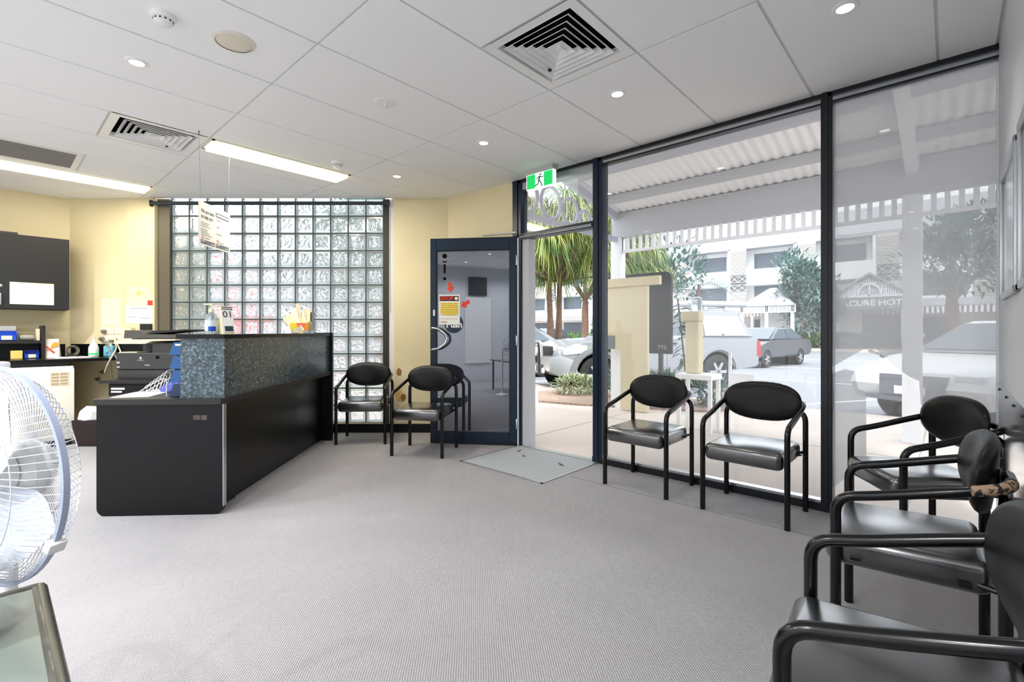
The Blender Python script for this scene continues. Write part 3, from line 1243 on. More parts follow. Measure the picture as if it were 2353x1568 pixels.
cl = thing('tent_calendar', 'white tent card printed 01 standing on the counter corner', 'calendar', D(0.68, 0.20, ZC), DRZ + radians(-42))
bm = B()
prism(bm, [(-0.052, 0), (0.052, 0), (0.045, 0.004), (-0.005, 0.185), (-0.012, 0.185), (-0.055, 0.004)], -0.035, 0.035, 'y')
obj('card', bm, m_paper2, cl, smooth=False)
FM = T(0.024, 0.0, 0.10) @ RZ(pi / 2) @ RX(radians(90 - 15.5))
bm = B()
box(bm, -0.033, 0.033, -0.001, 0.0005, -0.093, 0.083)
bm.transform(T(0.0245, 0, 0.10) @ RZ(pi / 2) @ RX(radians(-15.5)))
obj('front_sheet', bm, m_paper, cl, smooth=False)
text('date_numeral', '01', 0.062, m_inkd, cl, T(0.0175, 0.0, 0.128) @ RZ(pi / 2) @ RX(radians(74.5)) @ T(0, 0, 0.0025), ext=0.0004)
bm = B()
for z in (0.066, 0.079):
    box(bm, -0.033, 0.033, -0.0022, -0.001, z - 0.003, z + 0.003)
box(bm, -0.025, 0.025, -0.0022, -0.001, -0.085, -0.05)
bm.transform(T(0.0245, 0, 0.10) @ RZ(pi / 2) @ RX(radians(-15.5)))
obj('printed_bars', bm, m_inkd, cl, smooth=False)

bx = thing('pamphlet_box', 'yellow box stuffed with leaflets at the far end of the counter', 'box', D(0.62, 1.62, ZC), -YAW)
bm = B()
box(bm, -0.075, 0.10, -0.05, 0.05, 0.03, 0.10)
obj('yellow_carton', bm, m_yellow, bx, smooth=False)
bm = B()
box(bm, 0.09, 0.118, -0.045, 0.045, 0.0, 0.11)
box(bm, -0.06, 0.09, -0.045, 0.045, 0.0, 0.03)
obj('clear_holder', bm, m_clearpl, bx, smooth=False)
bm = B()
box(bm, 0.055, 0.101, -0.0515, -0.05, 0.031, 0.1)
obj('orange_patch', bm, m_orange, bx, smooth=False)
bm = B()
pts = [(0.025 + 0.042 * cos(pi + pi * k / 14), 0.1 + 0.045 * sin(pi + pi * k / 14)) for k in range(15)]
prism(bm, pts, -0.053, -0.0512, 'y')
obj('pink_motif', bm, m_pink, bx, smooth=False)
random.seed(21)
for k, (x, a, hgt, w) in enumerate(((-0.035, -38, 0.15, 0.085), (-0.01, -16, 0.2, 0.05), (0.0, -8, 0.24, 0.04), (0.02, -14, 0.16, 0.09), (0.045, 2, 0.185, 0.07), (0.075, 9, 0.155, 0.055))):
    bm = B()
    box(bm, -w / 2, w / 2, -0.002, 0.002, 0, hgt)
    bm.transform(T(x, -0.02 + 0.012 * k, 0.05) @ RY(radians(a)) @ RZ(radians(10 - 5 * k)))
    obj('leaflet', bm, [m_paper2, m_paper, m_paper2, m_paper, m_paper2, m_ink][k], bx, smooth=False)
cd = thing('card_holder', 'small cream card holder in front of the yellow leaflet box', 'card holder', D(0.66, 1.47, ZC), -YAW)
bm = B()
prism(bm, [(-0.045, 0), (0.05, 0), (0.05, 0.03), (0.035, 0.05), (0.02, 0.075), (0.0, 0.05), (-0.045, 0.05)], -0.015, 0.015, 'y')
obj('holder_body', bm, m_paper2, cd, smooth=False)
bm = B()
box(bm, -0.04, 0.012, -0.0162, -0.015, 0.002, 0.007)
lathe(bm, [(0.004, 0), (0.004, 0.001)], 10, T(0.012, -0.015, 0.034) @ RX(pi / 2))
obj('printed_mark', bm, m_ink, cd, smooth=False)

# ---- things on the low desktop
ZD = 0.7225
tr = thing('letter_tray_stack', 'stack of blue plastic letter trays beside the granite upstand', 'letter trays', D(0.418, 0.19, ZD), DRZ)
for k in range(4):
    bm = B()
    z = 0.004 + k * 0.088
    # sloping front tray, open to the left
    prism(bm, [(-0.02, z), (0.07, z), (0.07, z + 0.078), (0.062, z + 0.078), (0.062, z + 0.008), (-0.015, z + 0.008)] if k == 0 else [(-0.02, z), (0.07, z), (0.07, z + 0.078), (0.062, z + 0.078), (0.055, z + 0.01), (-0.015, z + 0.01)], -0.12, 0.15, 'y')
    prism(bm, [(-0.02, z), (0.07, z), (0.07, z + 0.08), (0.01, z + 0.08)], -0.125, -0.118, 'y')
    prism(bm, [(-0.02, z), (0.07, z), (0.07, z + 0.08), (0.01, z + 0.08)], 0.148, 0.154, 'y')
    obj('tray', bm, m_blue if k else mat('navy_plastic', rgb(28, 48, 74), 0.4), tr, smooth=False)
bm = B()
box(bm, 0.02, 0.068, -0.1265, -0.125, 0.325, 0.337)
obj('name_strip', bm, m_paper, tr, smooth=False)
rk = thing('wire_file_rack', 'white wire file sorter standing on the low desk', 'file rack', D(0.30, 0.15, ZD), DRZ + radians(12))
for k in range(6):
    bm = B()
    x = 0.05 - k * 0.022
    hgt = 0.165 - k * 0.018
    tube(bm, [(x - 0.03, -0.07, 0.01 + 0.01 * (5 - k)), (x, -0.07, hgt), (x, 0.07, hgt), (x - 0.03, 0.07, 0.01 + 0.01 * (5 - k))], 0.002, 6, 0.03)
    obj('wire_divider', bm, m_white_pl, rk)
bm = B()
tube(bm, [(-0.15, -0.075, 0.003), (-0.09, -0.075, 0.04), (0.02, -0.075, 0.11), (0.055, -0.075, 0.115), (0.055, -0.075, 0.003)], 0.0026, 6, 0.02)
tube(bm, [(-0.15, 0.075, 0.003), (-0.09, 0.075, 0.04), (0.02, 0.075, 0.11), (0.055, 0.075, 0.115), (0.055, 0.075, 0.003)], 0.0026, 6, 0.02)
obj('wire_base', bm, m_white_pl, rk)
vb = thing('violet_tray', 'small violet-blue plastic tray tucked behind the wire file rack', 'tray', D(0.32, 0.33, ZD), DRZ)
bm = B()
prism(bm, [(-0.14, 0.0), (0.06, 0.0), (0.06, 0.12), (-0.05, 0.105), (-0.16, 0.02)], 0.0, 0.006, 'y')
prism(bm, [(-0.14, 0.0), (0.06, 0.0), (0.06, 0.12), (-0.05, 0.105), (-0.16, 0.02)], 0.16, 0.166, 'y')
box(bm, -0.14, 0.06, 0, 0.166, 0, 0.006)
obj('tray_body', bm, m_violet, vb, smooth=False)
for k, (x, y, a, lb) in enumerate(((0.13, 0.22, 10, 'white paper sheet nearest the left edge of the low desk'), (0.16, 0.56, -4, 'white paper sheet beside the wire file rack'), (0.2, 0.78, 20, 'white paper sheet further back on the low desk'))):
    bm = B()
    box(bm, -0.105, 0.105, -0.148, 0.148, 0, 0.002 + 0.001 * k)
    tag(obj('paper_sheet', bm, m_paper, loc=D(x, y, ZD - 0.0003), rz=DRZ + radians(a), smooth=False), lb, 'paper', 'papers lying on the low desk')

# ================================================================== BACK OFFICE CORNER
bn = thing('office_bench', 'long black-edged bench top along the cream left wall', 'bench')
bm = B()
prism(bm, [(XB + 0.02, 6.6), (0.80, 6.6), (1.32, 6.6), (0.605, 7.39), (XB + 0.02, 7.39)], 0.832, 0.862)
obj('bench_top', bm, m_black_lam, bn, smooth=False)
bm = B()
box(bm, XB + 0.02, 0.6, 7.375, 7.39, 0.862, 1.0)
obj('splashback', bm, m_black_lam, bn, smooth=False)
bm = B()
box(bm, -4.98, -3.98, -0.02, -0.003, 0.864, 1.0)
bm.transform(T(*CHA) @ RZ(-YAW))
obj('splashback', bm, m_black_lam, bn, smooth=False)
bm = B()
box(bm, XB + 0.02, 0.56, 6.64, 6.66, 0.797, 0.832)
obj('front_rail', bm, m_charc, bn, smooth=False)
for x in (-2.4, -0.3):
    bm = B()
    box(bm, x, x + 0.03, 6.72, 7.37, 0.0, 0.832)
    obj('support_panel', bm, m_charc, bn, smooth=False)

cb = thing('overhead_cupboard', 'dark charcoal wall cupboard hung over the bench', 'cupboard', (0, 0, 0))
bm = B()
box(bm, -1.1, 0.606, 7.07, 7.39, 1.372, 2.133)
obj('cabinet_body', bm, m_charc, cb, smooth=False)
for x0, x1, nm in ((0.045, 0.606, 0), (-0.52, 0.04, 1)):
    bm = B()
    box(bm, x0, x1, 7.05, 7.068, 1.372, 2.133, 0.002, 1)
    d = obj('cupboard_door', bm, m_charc, cb, smooth=False)
    bm = B()
    hx = x0 + 0.05
    tube(bm, [(hx, 7.05, 1.41), (hx, 7.025, 1.41), (hx, 7.025, 1.52), (hx, 7.05, 1.52)], 0.008, 8, 0.01)
    obj('door_handle', bm, m_alu, d)
    bm = B()
    lathe(bm, [(0.016, 0), (0.016, 0.006), (0.008, 0.012)], 14, T(hx, 7.05, 1.6) @ RX(pi / 2))
    obj('lock', bm, m_alu, d)
bm = B()
box(bm, -0.2, 0.22, 7.1, 7.36, 2.133, 2.16)
tag(obj('flat_folder', bm, m_dgrey, smooth=False), 'flat dark folder lying on top of the wall cupboard', 'folder')
ch = thing('year_chart', 'white year chart pinned to the dark cupboard door', 'chart')
bm = B()
box(bm, 0.16, 0.485, 7.046, 7.0495, 1.42, 1.645)
obj('sheet', bm, m_paper, ch, smooth=False)
bm = B()
for k in range(1, 8):
    x = 0.16 + 0.325 * k / 8
    box(bm, x - 0.0006, x + 0.0006, 7.0452, 7.046, 1.45, 1.615)
for k in range(9):
    z = 1.46 + 0.019 * k
    box(bm, 0.175, 0.47, 7.0452, 7.046, z - 0.0005, z + 0.0005)
obj('ruled_lines', bm, mat('faint_rule', rgb(200, 198, 190), 0.8), ch, smooth=False)
bm = B()
box(bm, 0.16, 0.485, 7.0448, 7.046, 1.628, 1.645)
obj('top_strip', bm, m_paper2, ch, smooth=False)

fg = thing('bar_fridge', 'white bar fridge under the bench', 'fridge', (0.29, 6.53, 0))
bm = B()
box(bm, -0.31, 0.31, 0.05, 0.6, 0.05, 0.79, 0.008)
obj('cabinet', bm, m_white_pl, fg)
bm = B()
box(bm, -0.31, 0.31, 0.0, 0.045, 0.06, 0.772, 0.012)
d = obj('fridge_door', bm, mat('fridge_cream', rgb(240, 236, 222), 0.35), fg)
bm = B()
box(bm, 0.13, 0.275, -0.002, 0.0, 0.60, 0.74)
lb = obj('energy_label', bm, mat('fridge_label', rgb(226, 214, 186), 0.6), d, smooth=False)
bm = B()
for k in range(4):
    for j in range(2):
        box(bm, 0.14 + 0.065 * j, 0.195 + 0.065 * j, -0.003, -0.002, 0.612 + 0.032 * k, 0.63 + 0.032 * k)
obj('label_print', bm, mat('label_brown_ink', rgb(180, 160, 130), 0.7), d, smooth=False)
bm = B()
box(bm, -0.2, 0.05, -0.002, 0.0, 0.5, 0.7)
obj('door_notice', bm, mat('notice_grey', rgb(226, 226, 226), 0.6), d, smooth=False)
bm = B()
box(bm, -0.29, 0.29, 0.03, 0.6, 0.0, 0.055)
obj('plinth', bm, m_black, fg, smooth=False)

bn2 = thing('waste_bin', 'dark maroon waste bin with white liner between fridge and desk', 'bin', (0.74, 6.40, 0), -YAW)
bm = B()
frustum(bm, (-0.1, 0.1, -0.1, 0.1), 0, (-0.125, 0.125, -0.125, 0.125), 0.26)
obj('bin_body', bm, mat('maroon_black_plastic', rgb(34, 16, 18), 0.5), bn2, smooth=False)
bm = B()
random.seed(9)
n = 18
rings = []
for (r, z) in ((0.10, 0.2), (0.125, 0.262), (0.13, 0.27), (0.115, 0.33), (0.06, 0.37)):
    rings.append([bm.verts.new((r * cos(2 * pi * i / n) * random.uniform(.85, 1.1), r * sin(2 * pi * i / n) * random.uniform(.85, 1.1), z + random.uniform(-.012, .03) * (z > .28))) for i in range(n)])
for a, b in zip(rings, rings[1:]):
    for i in range(n):
        bm.faces.new([a[i], a[(i + 1) % n], b[(i + 1) % n], b[i]])
bm.faces.new(rings[-1])
obj('bin_liner', bm, m_white_pl, bn2)

# printer on its drawer pedestal
PC = W(-3.46, 4.72)
pd = thing('drawer_pedestal', 'black drawer pedestal under the printer', 'drawers', (PC.x, PC.y, 0), -YAW)
bm = B()
box(bm, -0.30, 0.32, -0.26, 0.26, 0.0, 0.66)
obj('pedestal_body', bm, m_black_lam, pd, smooth=False)
bm = B()
box(bm, -0.36, 0.36, -0.3, 0.29, 0.66, 0.69)
obj('pedestal_top', bm, m_charc, pd, smooth=False)
for k in range(2):
    bm = B()
    box(bm, -0.29, 0.31, -0.275, -0.26, 0.33 - 0.3 * k, 0.645 - 0.31 * k, 0.002, 1)
    d = obj('drawer', bm, m_black_lam, pd, smooth=False)
    bm = B()
    box(bm, -0.265, -0.14, -0.277, -0.275, 0.6 - 0.31 * k, 0.618 - 0.31 * k)
    box(bm, -0.265, -0.165, -0.277, -0.275, 0.573 - 0.31 * k, 0.588 - 0.31 * k)
    obj('drawer_label', bm, m_paper, d, smooth=False)

pr = thing('printer', 'dark grey multifunction laser printer on the black pedestal', 'printer', (PC.x, PC.y, 0.69), -YAW)
bm = B()
box(bm, -0.27, 0.3, -0.2, 0.24, 0.0, 0.09, 0.006)
obj('paper_drawer', bm, m_dgrey, pr)
bm = B()
box(bm, -0.27, 0.3, -0.215, 0.24, 0.092, 0.25, 0.008)
box(bm, 0.06, 0.3, -0.2, 0.24, 0.25, 0.34)
box(bm, -0.26, 0.3, 0.1, 0.24, 0.25, 0.34)
obj('printer_body', bm, m_dgrey, pr, smooth=False)
bm = B()
prism(bm, [(-0.275, 0.335), (0.02, 0.335), (0.08, 0.36), (0.30, 0.365), (0.30, 0.378), (0.05, 0.378), (-0.22, 0.372), (-0.275, 0.35)], -0.235, -0.05, 'y')
obj('control_panel', bm, mat('panel_cream', rgb(226, 216, 186), 0.5), pr, smooth=False)
bm = B()
box(bm, -0.25, 0.30, -0.05, 0.24, 0.34, 0.385)
prism(bm, [(-0.21, 0.385), (0.3, 0.385), (0.3, 0.42), (0.0, 0.425), (-0.07, 0.46), (-0.2, 0.462)], -0.2, 0.22, 'y')
obj('scanner_lid', bm, mat('lid_grey', rgb(74, 72, 66), 0.5), pr, smooth=False)
bm = B()
prism(bm, [(-0.02, 0.425), (0.34, 0.455), (0.34, 0.47), (0.05, 0.455)], -0.18, 0.18, 'y')
obj('feeder_tray', bm, m_black, pr, smooth=False)
bm = B()
box(bm, -0.25, -0.08, -0.21, -0.05, 0.25, 0.256)
obj('output_paper', bm, m_paper2, pr, smooth=False)
bm = B()
box(bm, 0.0, 0.05, -0.217, -0.215, 0.13, 0.137)
box(bm, -0.262, -0.235, -0.217, -0.215, 0.15, 0.165)
box(bm, -0.262, -0.235, -0.217, -0.215, 0.11, 0.122)
lathe(bm, [(0.012, 0), (0.012, 0.001)], 14, T(-0.04, -0.215, 0.2) @ RX(pi / 2))
box(bm, -0.07, -0.01, -0.217, -0.215, 0.178, 0.182)
obj('badge', bm, mat('badge_silver', rgb(190, 188, 180), 0.4), pr, smooth=False)
bm = B()
box(bm, 0.105, 0.135, -0.218, -0.213, 0.195, 0.22)
obj('port', bm, m_void, pr, smooth=False)

# bench shelf with bits and pieces
bs = thing('desk_shelf', 'black two-level shelf unit standing on the bench', 'shelf', (0, 0, 0.862))
bm = B()
box(bm, -0.9, 0.385, 6.98, 7.3, 0.155, 0.185)
obj('shelf_board', bm, m_charc, bs, smooth=False)
bm = B()
box(bm, 0.385, 0.415, 6.95, 7.3, 0.0, 0.34)
obj('end_upright', bm, m_charc, bs, smooth=False)
bm = B()
box(bm, -0.9, 0.385, 7.3, 7.312, 0.0, 0.155)
obj('back_board', bm, m_black, bs, smooth=False)


def bin_box(name, loc, w, d, h, m, label):
    t = thing(name, label, 'parts bin', loc)
    bm = B()
    box(bm, -w, w, -d, -d + .004, 0, h * 0.55)
    box(bm, -w, w, d - .004, d, 0, h)
    box(bm, -w, w, -d, d, 0, 0.005)
    prism(bm, [(-d, 0), (d, 0), (d, h), (0, h), (-d, h * .55)], -w, -w + .004, 'x')
    prism(bm, [(-d, 0), (d, 0), (d, h), (0, h), (-d, h * .55)], w - .004, w, 'x')
    obj('bin_shell', bm, m, t, smooth=False)
    bm = B()
    box(bm, -w * .45, w * .55, -d - .002, -d, h * .1, h * .5)
    obj('bin_label', bm, m_paper2, t, smooth=False)
    return t


bin_box('parts_bin', (0.135, 7.1, 1.0475), 0.075, 0.1, 0.1, m_blue2, 'bright blue parts bin on the upper shelf level')
bin_box('parts_bin', (0.315, 7.06, 0.863), 0.055, 0.08, 0.085, m_blue2, 'smaller blue parts bin on the bench beside the yellow box')
bm = B()
box(bm, -0.04, 0.045, -0.05, 0.05, 0, 0.082, 0.003)
y = tag(obj('yellow_carton', bm, mat('pale_yellow_card', rgb(228, 200, 108), 0.7), loc=(0.205, 7.04, 0.8625), smooth=False), 'small pale yellow carton standing under the shelf', 'carton')
bm = B()
box(bm, -0.09, 0.09, -0.02, 0.02, 0, 0.15)
nb = tag(obj('notepad', bm, m_paper, loc=(0.12, 7.26, 1.0475), smooth=False), 'white printed pad leaning behind the bright blue bin', 'notepad')
bm = B()
box(bm, -0.06, 0.06, -0.06, 0.06, 0, 0.055, 0.02, 3)
tag(obj('grey_pouch', bm, mat('pouch_grey', rgb(150, 148, 136), 0.6), loc=(0.285, 7.12, 1.0475)), 'grey soft pouch on the shelf right of the blue bin', 'pouch')
bm = B()
box(bm, -0.012, 0.012, -0.1, 0.1, 0, 0.12)
tag(obj('ring_binder', bm, m_paper2, loc=(0.365, 7.13, 1.0475), smooth=False), 'cream folder upright against the shelf end', 'folder')

op = thing('tissue_pack', 'white pouch with orange and red print on the bench', 'packet', (0.47, 6.98, 0.8625), radians(-20))
bm = B()
frustum(bm, (-0.06, 0.06, -0.03, 0.03), 0, (-0.05, 0.05, -0.005, 0.005), 0.2)
obj('pouch_body', bm, mat('pouch_white', rgb(240, 226, 214), 0.5), op, smooth=False)
bm = B()
bm2 = prism(bm, [(-0.01, 0.1), (0.05, 0.12), (0.055, 0.16), (0.02, 0.165), (0.0, 0.14)], -0.031, -0.029, 'y')
bm.transform(RX(radians(-3)))
obj('orange_print', bm, m_orange, op, smooth=False)
bm = B()
prism(bm, [(-0.05, 0.12), (-0.04, 0.128), (0.03, 0.06), (0.015, 0.05)], -0.033, -0.031, 'y')
obj('red_print', bm, m_red, op, smooth=False)
wb2 = thing('spray_bottle', 'white plastic bottle with green band on the bench', 'bottle', (0.80, 7.0, 0.8625))
bm = B()
lathe(bm, [(0.045, 0), (0.047, 0.01), (0.046, 0.1), (0.03, 0.14), (0.018, 0.155), (0.014, 0.19), (0.004, 0.2), (0.004, 0.225)], 20)
obj('bottle_body', bm, m_white_pl, wb2)
bm = B()
lathe(bm, [(0.0478, 0.025), (0.0478, 0.04)], 20, cap=False)
obj('green_band', bm, m_green, wb2)
gb = thing('gel_bottle', 'blue sanitiser gel bottle with white cap on the bench', 'bottle', (0.93, 6.93, 0.8625), -YAW)
bm = B()
box(bm, -0.055, 0.055, -0.03, 0.03, 0, 0.12, 0.012, 3)
obj('bottle_body', bm, mat('gel_blue', rgb(108, 188, 206), 0.2), gb)
bm = B()
lathe(bm, [(0.02, 0.12), (0.02, 0.15)], 14)
obj('cap', bm, m_white_pl, gb)
bm = B()
prism(bm, [(-0.02, 0.03), (0.02, 0.05), (0.022, 0.06), (-0.018, 0.042)], -0.0315, -0.03, 'y')
obj('label_mark', bm, m_blue2, gb, smooth=False)
fz = thing('wire_coil', 'small grey wire object tangled behind the pouch', 'wire coil', (0.63, 7.06, 0.8625))
for k in range(4):
    bm = B()
    r = 0.055 - 0.006 * k
    tube(bm, [(r * cos(2 * pi * i / 20), 0.02 * k - 0.03 + 0.01 * sin(i), 0.07 + r * sin(2 * pi * i / 20)) for i in range(20)], 0.004, 6, closed=True)
    obj('wire_loop', bm, m_gcord, fz)
bm = B()
tube(bm, [(-0.06, -0.03, 0.004), (-0.02, -0.02, 0.03), (0.05, -0.04, 0.02), (0.09, -0.03, 0.004)], 0.006, 6, 0.02)
obj('lead', bm, m_black, fz)
bm = B()
box(bm, -0.13, 0.13, -0.09, 0.09, 0, 0.012)
tag(obj('paper_pile', bm, m_paper, loc=(0.6, 6.78, 0.8625), rz=radians(8), smooth=False), 'low pile of white paper along the bench edge', 'paper pile')

# papers, sockets and leads on the chamfered wall (local frame: x right, y depth)
def onwall(name, label, cat, x0, x1, z0, z1, m, y=0.03, t=0.0012, group=None):
    o = thing(name, label, cat, CHA, -YAW, group)
    bm = B()
    box(bm, x0, x1, y - t, y, z0, z1)
    obj('sheet', bm, m, o, smooth=False)
    return o


def PXC(px, py, d=5.42):
    return (px - 1179.4) / 1102.4 * d, CH - (py - 763.3) / 1102.4 * d


def lines(o, specs, m, y, name='printed_lines'):
    bm = B()
    for (x0, x1, z0, z1) in specs:
        box(bm, x0, x1, y - 0.0012, y, z0, z1)
    return obj(name, bm, m, o, smooth=False)


a0, b0 = PXC(227, 748)
a1, b1 = PXC(272, 686)
o = onwall('paper_notice', 'faded white sheet taped to the cream wall above the sockets', 'paper notice', a0, a1, b0, b1, mat('paper_faded', rgb(242, 232, 204), 0.8))
lines(o, [(a0 + .03, a1 - .03, b1 - .05 - .03 * k, b1 - .046 - .03 * k) for k in range(7)], mat('faint_ink', rgb(222, 214, 196), 0.8), 0.0288)
a0, b0 = PXC(291, 706)
a1, b1 = PXC(352, 660)
o = onwall('notice_sheet', 'upper printed notice sheet with a red symbol beside the olive window frame', 'paper notice', a0, a1, b0, b1, mat('paper_warm', rgb(246, 234, 196), 0.8), 0.0)
w = a1 - a0
lines(o, [(a0 + .02 + .07 * j, a0 + .07 + .07 * j, b1 - .05 - .022 * k, b1 - .046 - .022 * k) for j in range(4) for k in range(4)], mat('tan_ink', rgb(214, 196, 152), 0.8), -0.0012)
lines(o, [(a1 - .062, a1 - .004, b0 + .02, b0 + .075)], m_red, -0.0012, 'red_symbol')
m_yn = mat('pale_yellow_note', rgb(240, 224, 90), 0.8)
lines(o, [(a0 + .12, a0 + .16, b1 - .09, b1 - .05)], m_yn, -0.0014, 'yellow_patch')
lines(o, [(a1 - .02, a1 - .004, b1 - .05, b1 - .02)], m_yn, -0.0014, 'yellow_patch')
a0, b0 = PXC(289, 744)
a1, b1 = PXC(351, 703)
o = onwall('notice_sheet', 'lower white notice sheet below the red symbol beside the window frame', 'paper notice', a0, a1, b0, b1, m_paper, -0.0015)
lines(o, [(a0 + .05, a1 - .05, b1 - .03, b1 - .026), (a0 + .02, a0 + .13, b0 + .072, b0 + .076), (a1 - .14, a1 - .02, b0 + .062, b0 + .066)], m_ink, -0.0027)

sk = thing('power_outlet_panel', 'cream bank of power sockets on the wall with plugs and leads', 'power outlets', CHA, -YAW)
a0, b0 = PXC(228, 786)
a1, b1 = PXC(290, 752)
for k in range(2):
    for j in range(2):
        bm = B()
        x0 = a0 + (a1 - a0) * j / 2
        z0 = b0 + (b1 - b0) * k / 2
        box(bm, x0 + .002, x0 + (a1 - a0) / 2 - .002, 0.018, 0.03, z0 + .002, z0 + (b1 - b0) / 2 - .002, 0.003)
        obj('socket_plate', bm, mat('socket_cream', rgb(240, 230, 204), 0.4) if not (k or j) else bpy.data.materials['socket_cream'], sk)
for (px, py) in ((238, 762), (233, 779), (255, 781), (262, 779)):
    bm = B()
    x, z = PXC(px, py)
    lathe(bm, [(0.022, 0), (0.022, 0.03), (0.014, 0.045)], 14, T(x, 0.018, z) @ RX(pi / 2))
    obj('plug', bm, m_gcord if px < 240 else m_cord, sk)
bm = B()
box(bm, *(lambda a, b: (a[0], b[0], -0.03, -0.001, a[1], b[1]))(PXC(326, 759), PXC(350, 745)))
tag(obj('intercom', bm, m_black, loc=CHA, rz=-YAW, smooth=False), 'small black wall unit below the notices beside the window', 'wall unit')
a0, b0 = PXC(290, 784)
bm = B()
box(bm, a0, a0 + 0.1, -0.06, -0.002, b0, b0 + 0.15)
pb = tag(obj('small_box', bm, m_paper2, loc=CHA, rz=-YAW, smooth=False), 'small white carton with blue bands beside the sockets', 'carton')
lds = ((m_cord, [(262, 779, -.04), (268, 800, -.1), (258, 818, -.75), (247, 838, -.72), (240, 856, -.5)], 'cream lead looping from the sockets over the bench edge'),
       (m_cord, [(264, 779, -.04), (276, 805, -.3), (281, 825, -.72), (281, 850, -.6)], 'cream lead dropping beside the printer'),
       (m_gcord, [(236, 779, -.04), (248, 800, -.2), (268, 822, -.75), (270, 845, -.7), (280, 870, -.6)], 'grey lead hanging off the bench toward the printer pedestal'),
       (m_gcord, [(250, 781, -.04), (251, 812, -.6), (252, 826, -.74), (258, 865, -.4), (262, 905, -.2)], 'thin grey lead hanging straight down the wall under the bench'))
for m, pts, lab in lds:
    bm = B()
    P = []
    for (px, py, dy) in pts:
        x, z = PXC(px, py, 5.42 + dy)
        P.append((x, dy, z))
    tube(bm, P, 0.006, 6, 0.12)
    tag(obj('power_lead', bm, m, loc=CHA, rz=-YAW), lab, 'power lead')
for (px, py, lb) in ((231, 855, 'dark adhesive hook on the wall under the bench, upper one'), (220, 872, 'dark adhesive hook on the wall under the bench, lower one')):
    bm = B()
    x, z = PXC(px, py)
    prism(bm, [(x - .025, z), (x + .02, z - .02), (x + .03, z + .02)], 0.0, 0.03, 'y')
    tag(obj('adhesive_hook', bm, mat('hook_brown', rgb(104, 92, 72), 0.6), loc=CHA, rz=-YAW, smooth=False), lb, 'hook', 'hooks under the bench')
bm = B()
box(bm, -0.045, 0.045, -0.03, 0.03, 0, 0.035, 0.006)
tag(obj('power_adapter', bm, m_cord, loc=(1.03, 6.8, 0.8625), rz=-YAW), 'cream power adapter block lying on the bench', 'adapter')

# ================================================================== CEILING FITTINGS
def vent(name, x0, y0, label):
    """600 x 600 four-way louvre diffuser set in the ceiling"""
    t = thing(name, label, 'air vent', (x0 + 0.3, y0 + 0.3, H), group=None)
    a = 0.293
    bm = B()
    for (r0, r1, z0, z1) in ((a, a - 0.055, -0.007, -0.004), (a - 0.055, a - 0.065, -0.004, 0.03)):
        for k in range(4):
            A = RZ(pi / 2 * k)
            vs = [bm.verts.new(A @ Vector(p)) for p in ((-r0, -r0, z0), (r0, -r0, z0), (r1, -r1, z1), (-r1, -r1, z1))]
            bm.faces.new(vs)
    obj('vent_frame', bm, m_white_pl, t, smooth=False)
    bm = B()
    r = a - 0.062
    for i in range(6):
        ro = r - i * 0.0375 - 0.02
        ri = ro - 0.03
        for k in range(4):
            A = RZ(pi / 2 * k)
            for (p, q, z0, z1) in ((ro, ri, -0.004, 0.02), (ro, ri, -0.0055, 0.0185)):
                vs = [bm.verts.new(A @ Vector(v)) for v in ((-p, -p, z0), (p, -p, z0), (q, -q, z1), (-q, -q, z1))]
                bm.faces.new(vs)
            vs = [bm.verts.new(A @ Vector(v)) for v in ((-ro, -ro, -0.004), (ro, -ro, -0.004), (ro, -ro, -0.008), (-ro, -ro, -0.008))]
            bm.faces.new(vs)
    obj('louvre_blades', bm, m_white_pl, t, smooth=False)
    bm = B()
    box(bm, -0.275, 0.275, -0.275, 0.275, 0.085, 0.1)
    for k in range(4):
        box(bm, -0.275, 0.275, 0.268, 0.275, 0.03, 0.09, M=RZ(pi / 2 * k))
    obj('duct_void', bm, m_void, t, smooth=False)
    bm = B()
    frustum(bm, (-0.042, 0.042, -0.042, 0.042), 0.012, (-0.005, 0.005, -0.005, 0.005), -0.004)
    obj('centre_cone', bm, m_white_pl, t, smooth=False)
    bm = B()
    box(bm, 0.11, 0.125, 0.15, 0.165, -0.012, 0.0)
    obj('damper_knob', bm, m_black, t, smooth=False)
    return t


vent('ceiling_vent', 1.7705, GY - 1.2, 'square four-way air vent in the ceiling nearest the viewer, above the doorway side')
vent('ceiling_vent', 0.5705, GY + 1.8, 'square four-way air vent in the ceiling above the reception desk')
gr = thing('return_air_grille', 'grey fine-slatted return air grille in the ceiling beside the left light', 'air grille', (0.2705, GY + 3.3, H))
bm = B()
box(bm, -0.24, 0.25, -0.25, 0.25, -0.002, 0.02)
obj('grille_back', bm, mat('grille_grey', rgb(132, 130, 124), 0.6), gr, smooth=False)
bm = B()
for k in range(24):
    y = -0.24 + 0.48 * k / 23
    box(bm, -0.24, 0.25, y - 0.004, y + 0.002, -0.006, 0.0)
obj('grille_slats', bm, mat('grille_slat_grey', rgb(158, 155, 148), 0.5), gr, smooth=False)
bm = B()
for (x0, x1, y0, y1) in ((-0.29, -0.24, -0.29, 0.29), (0.25, 0.29, -0.29, 0.29), (-0.24, 0.25, -0.29, -0.25), (-0.24, 0.25, 0.25, 0.29)):
    box(bm, x0, x1, y0, y1, -0.007, 0.0)
obj('grille_frame', bm, m_white_pl, gr, smooth=False)


